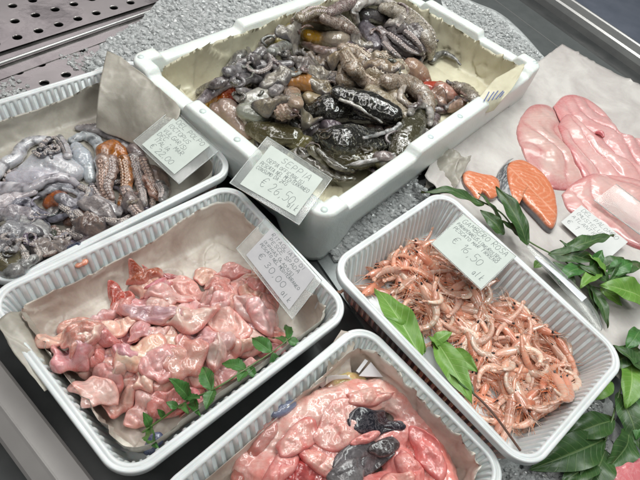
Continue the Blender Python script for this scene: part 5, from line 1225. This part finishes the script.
def write(q,lines,parent,seed=0,pen=.026,col='ink'):
    """lines: (text, left u, baseline v from the top, letter height, letter width) as fractions of the card; thin raised strokes"""
    rnd=random.Random(seed); q=[Vector(p) for p in q]; n=(q[1]-q[0]).cross(q[3]-q[0]).normalized()
    if n.z<0:n=-n
    Wd=(q[1]-q[0]).length; Hd=(q[3]-q[0]).length
    def at(u,v): return q[0]*(1-u)*(1-v)+q[1]*u*(1-v)+q[2]*u*v+q[3]*(1-u)*v+n*.012
    m=M()
    for (txt,u0,v0,h,wd) in lines:
        u=u0; sl=rnd.uniform(-.03,.03)/max(1,len(txt))
        for i,ch in enumerate(txt):
            dy=rnd.uniform(-.06,.06)*h; sc=rnd.uniform(.88,1.1)
            for st in G.get(ch,[]):
                P=[]
                for a in range(0,len(st),2):
                    x=(st[a]+.18*st[a+1])/4.6*wd*sc; y=st[a+1]/6*h*sc
                    P.append(at(u+x,v0+sl*i-y-dy+rnd.uniform(-.02,.02)*h))
                if len(P)>2: P=[Vector(p) for p in catmull(P,len(P)*4)]
                d=[(P[min(k+1,len(P)-1)]-P[max(k-1,0)]).normalized() for k in range(len(P))]
                V=[];
                for p,dd in zip(P,d):
                    s=dd.cross(n)*pen; V+=[p-s,p+s]
                m.add(V,[(2*k,2*k+1,2*k+3,2*k+2) for k in range(len(P)-1)])
            u+=wd*(1.18 if ch!=' ' else .8)*(.55 if ch in 'Il1,.()' else 1)
    if m.v: return obj('handwriting',m,MAT[col],parent=parent,smooth=False)
def grow(q,l,t,r,b):
    q=[Vector(p) for p in q]; ux=(q[1]-q[0]).normalized(); uy=(q[0]-q[3]).normalized()
    return [q[0]-ux*l+uy*t,q[1]+ux*r+uy*t,q[2]+ux*r-uy*b,q[3]-ux*l-uy*b]
def card(q,mat,label,lines,seed,pen=.026,hold=None,hlabel=None,lip=True):
    q=[Vector(p) for p in q]; n=(q[1]-q[0]).cross(q[3]-q[0]).normalized()
    if n.z<0:n=-n
    C0=Vector(CAM); d=(q[2]-C0); q[2]=C0+d*((q[0]-C0).dot(n)/d.dot(n))
    o=thing('price_card',label,'price card',tuple(sum(q,Vector())/4))
    m=M(); slabquad(m,q,.035); obj('paper',m,MAT[mat],parent=o,smooth=False)
    write(q,lines,o,seed,pen)
    if hold:
        g=grow(q,*hold); g=[p-n*.06 for p in g]
        h=thing('card_holder',hlabel,'card holder',tuple(sum(g,Vector())/4)); m=M(); slabquad(m,g,.14); obj('back_plate',m,MAT['clear'],parent=h,smooth=False)
        m=M()
        for a,b in ((0,1),(1,2),(2,3),(3,0)):
            tube(m,[g[a],g[b]],.045,n=2,seg=6)
        obj('edge_bead',m,MAT['bead'],parent=h)
        uy=(q[3]-q[0]).normalized(); 
        m=M(); tube(m,[g[0]+uy*.0-n*.1,g[0]-n*.9+uy*.2],.08,n=2,seg=6); 
    return o
q=[W(177.7,114.8,7.9),W(210,145.3,7.9),W(174.5,174.2,6.6),W(142,144.5,6.6)]
card(q,'card','pale green handwritten octopus price card at the right end of the octopus tray',[('DEL POLPO',.12,.17,.11,.078),('(OCTOPUS',.06,.33,.10,.07),('VULGARIS)',.07,.48,.10,.07),('DEC. - MAR',.05,.63,.10,.07),('ITALIA',.10,.76,.09,.07),('€ 22,00',.14,.93,.13,.09)],1,hold=(1.5,.35,1.6,.5),hlabel='clear plastic holder under the octopus price card')
q=[W(271,145,10.9),W(323,179,11.3),W(295.6,216,10.4),W(240,184,9.9)]
card(q,'card','pale green handwritten cuttlefish price card on the front edge of the foam box',[('SEPPIA',.30,.20,.14,.085),('(SEPIA OFFICINALIS)',.10,.34,.085,.037),('PESCATA NEL MEDITERRANEO',.05,.47,.085,.033),('CONSUMO DA 2KG',.04,.58,.08,.036),('€ 26,50',.24,.84,.20,.085),('al k',.80,.93,.13,.045)],2,hold=(1.3,.9,1.0,.7),hlabel='clear plastic holder lying over the edge of the foam box')
q=[W(271.6,227.6,8.4),W(315,276,8.4),W(289,310,7.2),W(246,255,7.4)]
card(q,'card_grey','lilac-grey handwritten price card beside the pink fish chunks',[('RITAGLIATO DI',.08,.15,.10,.055),('PESCE SPADA',.10,.29,.10,.055),('(XIPHIAS GLADIUS)',.06,.42,.08,.040),('PESCATO NEL MEDITERRANEO',.05,.55,.08,.033),('€ 30,00',.14,.80,.17,.085),('al k',.76,.92,.13,.05)],3,hold=(1.6,.3,1.,.4),hlabel='clear plastic sleeve behind the lilac-grey price card')
q=[W(463.5,214.6,9.),W(515,256,9.),W(481,289,7.8),W(432,243.5,7.8)]
card(q,'card','pale green handwritten prawn price card at the back edge of the prawn tray',[('GAMBERO ROSA',.07,.16,.12,.062),('PARAPENAEUS LONGIROSTRIS',.04,.29,.08,.032),('PESCATO MAR TIRRENO',.05,.42,.08,.040),('€ 16,50',.17,.68,.18,.088),('al k',.74,.90,.14,.05)],4,hold=(.1,.1,.1,.1),hlabel='clear plastic plate right under the prawn price card')
q=[W(581.3,205,3.6),W(628,242,3.6),W(605,262,3.),W(561,222,3.2)]
card(q,'card_white','white handwritten price card on the white paper between salmon and laurel',[('DEL PALOMBO',.08,.2,.14,.062),('(MUSTELUS)',.06,.4,.12,.06),('ATLANTICO',.05,.6,.12,.06),('€ 18,00',.05,.85,.17,.09)],5,pen=.025)
# clear holders at the right
def cplate(name,q,label,th=.14):
    t=thing(name,label,'card holder',tuple(sum([Vector(p) for p in q],Vector())/4)); m=M(); slabquad(m,q,th); obj('plate',m,MAT['clear'],parent=t,smooth=False)
    m=M(); tube(m,[q[0],q[1]],.1,n=2,seg=8); tube(m,[q[3],q[2]],.06,n=2,seg=6); obj('edge_bead',m,MAT['bead'],parent=t)
cplate('clear_divider',[W(594,200,4.2),W(650,242,4.2),W(672,226,6.2),W(616,184,6.2)],'clear plastic plate resting on the streaked fish fillet above the white card')
t=thing('plastic_clip','clear plastic clip with a painted highlight strip, between prawn tray and laurel','plastic clip',tuple(W(560,280,3)))
m=M(); tube(m,[W(530,247,4.7),W(545,262,4.9),W(570,288,4.7),(W(590,312,4.2)),W(598,326,3.8)],[.5,1.0,1.25,1.1,.7],n=26,seg=18,flat=.32); obj('clip_body',m,MAT['clear'],parent=t)
m=M(); A=catmull([W(536,256,5.35),W(560,276,5.4),W(585,299,5.3)],20); V=[]
for i in range(20):
    p=Vector(A[i]); d=(Vector(A[min(i+1,19)])-Vector(A[max(i-1,0)])).normalized(); s_=d.cross(Vector((0,0,1))).normalized(); w_=.28+.35*i/19
    V+=[p-s_*w_-Vector((0,0,.1)),p-s_*w_*.4,p+s_*w_*.4,p+s_*w_-Vector((0,0,.1))]
V+=[v-Vector((0,0,.12)) for v in V]; Fc=[(4*i+j,4*i+j+1,4*i+j+5,4*i+j+4) for i in range(19) for j in range(3)]; Fc+=[tuple(80+k for k in f[::-1]) for f in Fc]
m.add(V,Fc); obj('highlight_strip',m,simple('painted_clip_highlight',(.78,.80,.84),.12,coat=1),parent=t)  # white ribbon paints the highlight along the clear clip
# blue prints on papers
def print_marks(lines,z,label,r=.06):
    m=M()
    for l in lines: 
        P=[W(x,y,zz) for (x,y,zz) in l]; tube(m,P,r,n=10,seg=6)
    return obj('blue_print',m,MAT['blueink'],label=label,cat='printed mark')
sheet('paper_flap',[[(472,110,8.3),(480,96,9.6),(490,84,10.4),(496,78,10.7)],[(486,112,8.2),(496,98,10.2),(508,84,11.),(522,64,11.)],[(494,110,8.6),(504,98,10.6),(514,86,11.2),(524,68,11.)]],MAT['paper_cream'],'printed cream paper corner folded over the right rim of the foam box',wrinkle=.15,nu=24,nv=24,hm=False,seed=6)
print_marks([[(484,101,10.25),(487,96,10.6),(489,92,10.8)],[(488,101,10.35),(491,96,10.7),(494,92,10.9)],[(492,100,10.55),(495,95,10.9),(498,91,11.)],[(496,99,10.75),(500,94,11.),(503,91,11.1)],[(500,97,10.95),(504,92,11.2)]],0,'blue printed strokes on the paper corner at the right of the foam box',.09)
lumps('paper_knot',None,[([(70,249,6.3),(78,246,6.6)],[.55,.6],(.05,.06,.1),.8)],'dark',label='dark blue crumpled label end on the front rim of the octopus tray',cat='label end',hm=False)
lumps('label_ball',None,[([(150,448,4.6),(156,440,4.8)],[.7,.8],(.10,.12,.2),.8)],'dark',label='dark blue printed crumple beside the mint stem in the front corner of the fish tray',cat='label end',hm=False)
lumps('fish_scrap',None,[([(78,265,6.4),(84,262,6.5)],[.4,.5],(.80,.40,.28),.6)],'fish',vox=.1,namp=.05,label='tiny orange fish scrap stuck on the inner wall of the pink fish tray',cat='fish piece',hm=False)
# ------------------------------------------------------------------ ice
def inpoly(x,y,poly):
    c=False;n=len(poly)
    for i in range(n):
        a,b=poly[i],poly[(i+1)%n]
        if (a[1]>y)!=(b[1]>y) and x<(b[0]-a[0])*(y-a[1])/(b[1]-a[1])+a[0]: c=not c
    return c
def icefield(poly,n,z0,z1,smin=.18,smax=.55,base=True,m=None,mb=None,zl=2.2):
    xs=[p[0] for p in poly];ys=[p[1] for p in poly]
    k=0;tr=0
    while k<n and tr<n*20:
        tr+=1; x=random.uniform(min(xs),max(xs)); y=random.uniform(min(ys),max(ys))
        if not inpoly(x,y,poly): continue
        c=land(x,y,.05,.5,6); 
        if c.z>zl: continue
        c=c+Vector((0,0,random.random()**2*.6-.05)); s=random.uniform(smin,smax)*(random.random()**.5)
        ax=Vector([random.gauss(0,1) for _ in range(3)]).normalized(); rot=Matrix.Rotation(random.uniform(0,6.3),3,ax)
        V=[rot@(Vector(v)*s*random.uniform(.6,1.15)) for v in ICO]; V=[(c.x+v.x*1.3,c.y+v.y,c.z+v.z*.8) for v in V]
        m.add(V,ICF); k+=1
bmx=bmesh.new(); bmesh.ops.create_icosphere(bmx,subdivisions=1,radius=1); ICO=[tuple(v.co) for v in bmx.verts]; ICF=[tuple(v.index for v in f.verts) for f in bmx.faces]; bmx.free()
def icebed(name,poly,h,sd):
    c=(sum(p[0] for p in poly)/len(poly),sum(p[1] for p in poly)/len(poly)); ns=90
    P=catmull([(x,y,0) for x,y in poly]+[(poly[0][0],poly[0][1],0)],ns+1)[:-1]; m=M();V=[]
    for i in range(21):
        s=i/20
        for k in range(ns):
            w=W(c[0]*(1-s)+P[k][0]*s,c[1]*(1-s)+P[k][1]*s,h[0]); z=h[1]+(h[0]-h[1])*s**2+.5*noise.fractal(w*.7,1.,2.,4)*(1-s**4)
            V.append((w.x,w.y,z))
    m.add(V,[(i*ns+k,i*ns+(k+1)%ns,(i+1)*ns+(k+1)%ns,(i+1)*ns+k) for i in range(20) for k in range(ns)]); hset(V,2); obj(name,m,MAT['icebase'],kind='stuff',label='packed ice under the crushed ice')
icebed('packed_ice',[(165,75),(95,70),(100,48),(140,22),(165,-4),(230,-30),(360,-30),(320,25),(200,75)],(.95,2.6),1)
icebed('packed_ice',[(434,-20),(470,0),(498,12),(520,30),(545,58),(560,75),(530,85),(460,40)],(.02,1.5),2)
icebed('packed_ice',[(318,262),(335,225),(400,172),(432,160),(446,186),(400,225),(345,275)],(-.35,.3),3)
icebed('packed_ice',[(390,430),(520,460),(570,420),(600,360),(640,400),(670,500),(500,520),(390,520)],(-.35,.2),4)
mi=M()
icefield([(160,60),(95,66),(100,48),(140,22),(165,0),(180,-12),(310,-12),(270,20),(185,50)],7500,.9,3.4,.14,.75,m=mi,zl=4.6)
icefield([(58,58),(88,50),(100,60),(92,76),(76,72)],260,.4,1.4,m=mi)
icefield([(0,84),(14,80),(30,88),(22,98),(0,108)],220,.4,1.2,m=mi)
icefield([(434,-8),(470,5),(492,14),(512,30),(530,46),(545,62),(560,70),(545,80),(520,60),(470,35)],3200,.0,2.6,.2,.6,m=mi)
icefield([(330,250),(345,225),(400,172),(432,166),(440,188),(400,215),(335,262)],3200,-.2,1.4,.2,.6,m=mi)
icefield([(400,440),(520,470),(560,440),(585,400),(596,380),(604,420),(606,450),(592,490),(400,490)],1500,-.3,1.1,.15,.5,m=mi)
obj('crushed_ice',mi,MAT['ice'],smooth=False,kind='stuff',label='crushed ice heaped round the boxes and trays')
# ------------------------------------------------------------------ light
EN=1.
def area(name,loc,target,sx,sy,power,col):
    l=bpy.data.lights.new(name,'AREA'); l.shape='RECTANGLE'; l.size=sx; l.size_y=sy; l.energy=power*EN; l.color=col
    o=bpy.data.objects.new(name,l); COL.objects.link(o); o.location=loc
    d=Vector(target)-Vector(loc); o.rotation_euler=d.to_track_quat('-Z','Y').to_euler()
area('strip_lamp',(-.1,1.75,1.45),(0,.45,0),1.8,.2,8,(1,.98,.94))
area('strip_lamp',(-.15,1.35,1.5),(0,.45,0),1.8,.08,9,(1,.98,.95))
area('strip_lamp',(.55,.85,1.45),(.1,.45,0),1.5,.22,16,(.95,1,.97))
area('strip_lamp',(-.4,.45,1.6),(0,.4,0),1.8,.22,11,(1,.98,.95))
area('strip_lamp',(.2,-.3,1.9),(0,.4,0),1.8,.12,8,(1,.98,.95))
area('pink_counter_lamp',(-1.5,2.1,1.1),(-.6,.85,0),1.0,.4,3.0,(1,.90,.95))
w=bpy.data.worlds.new('World'); S.world=w; w.use_nodes=True
bg=w.node_tree.nodes['Background']; bg.inputs[0].default_value=(.80,.86,.86,1); bg.inputs[1].default_value=.12
S.view_settings.view_transform='Standard'; S.view_settings.look='None'; S.view_settings.gamma=1; S.view_settings.exposure=-.22
S.render.resolution_x=1024; S.render.resolution_y=768
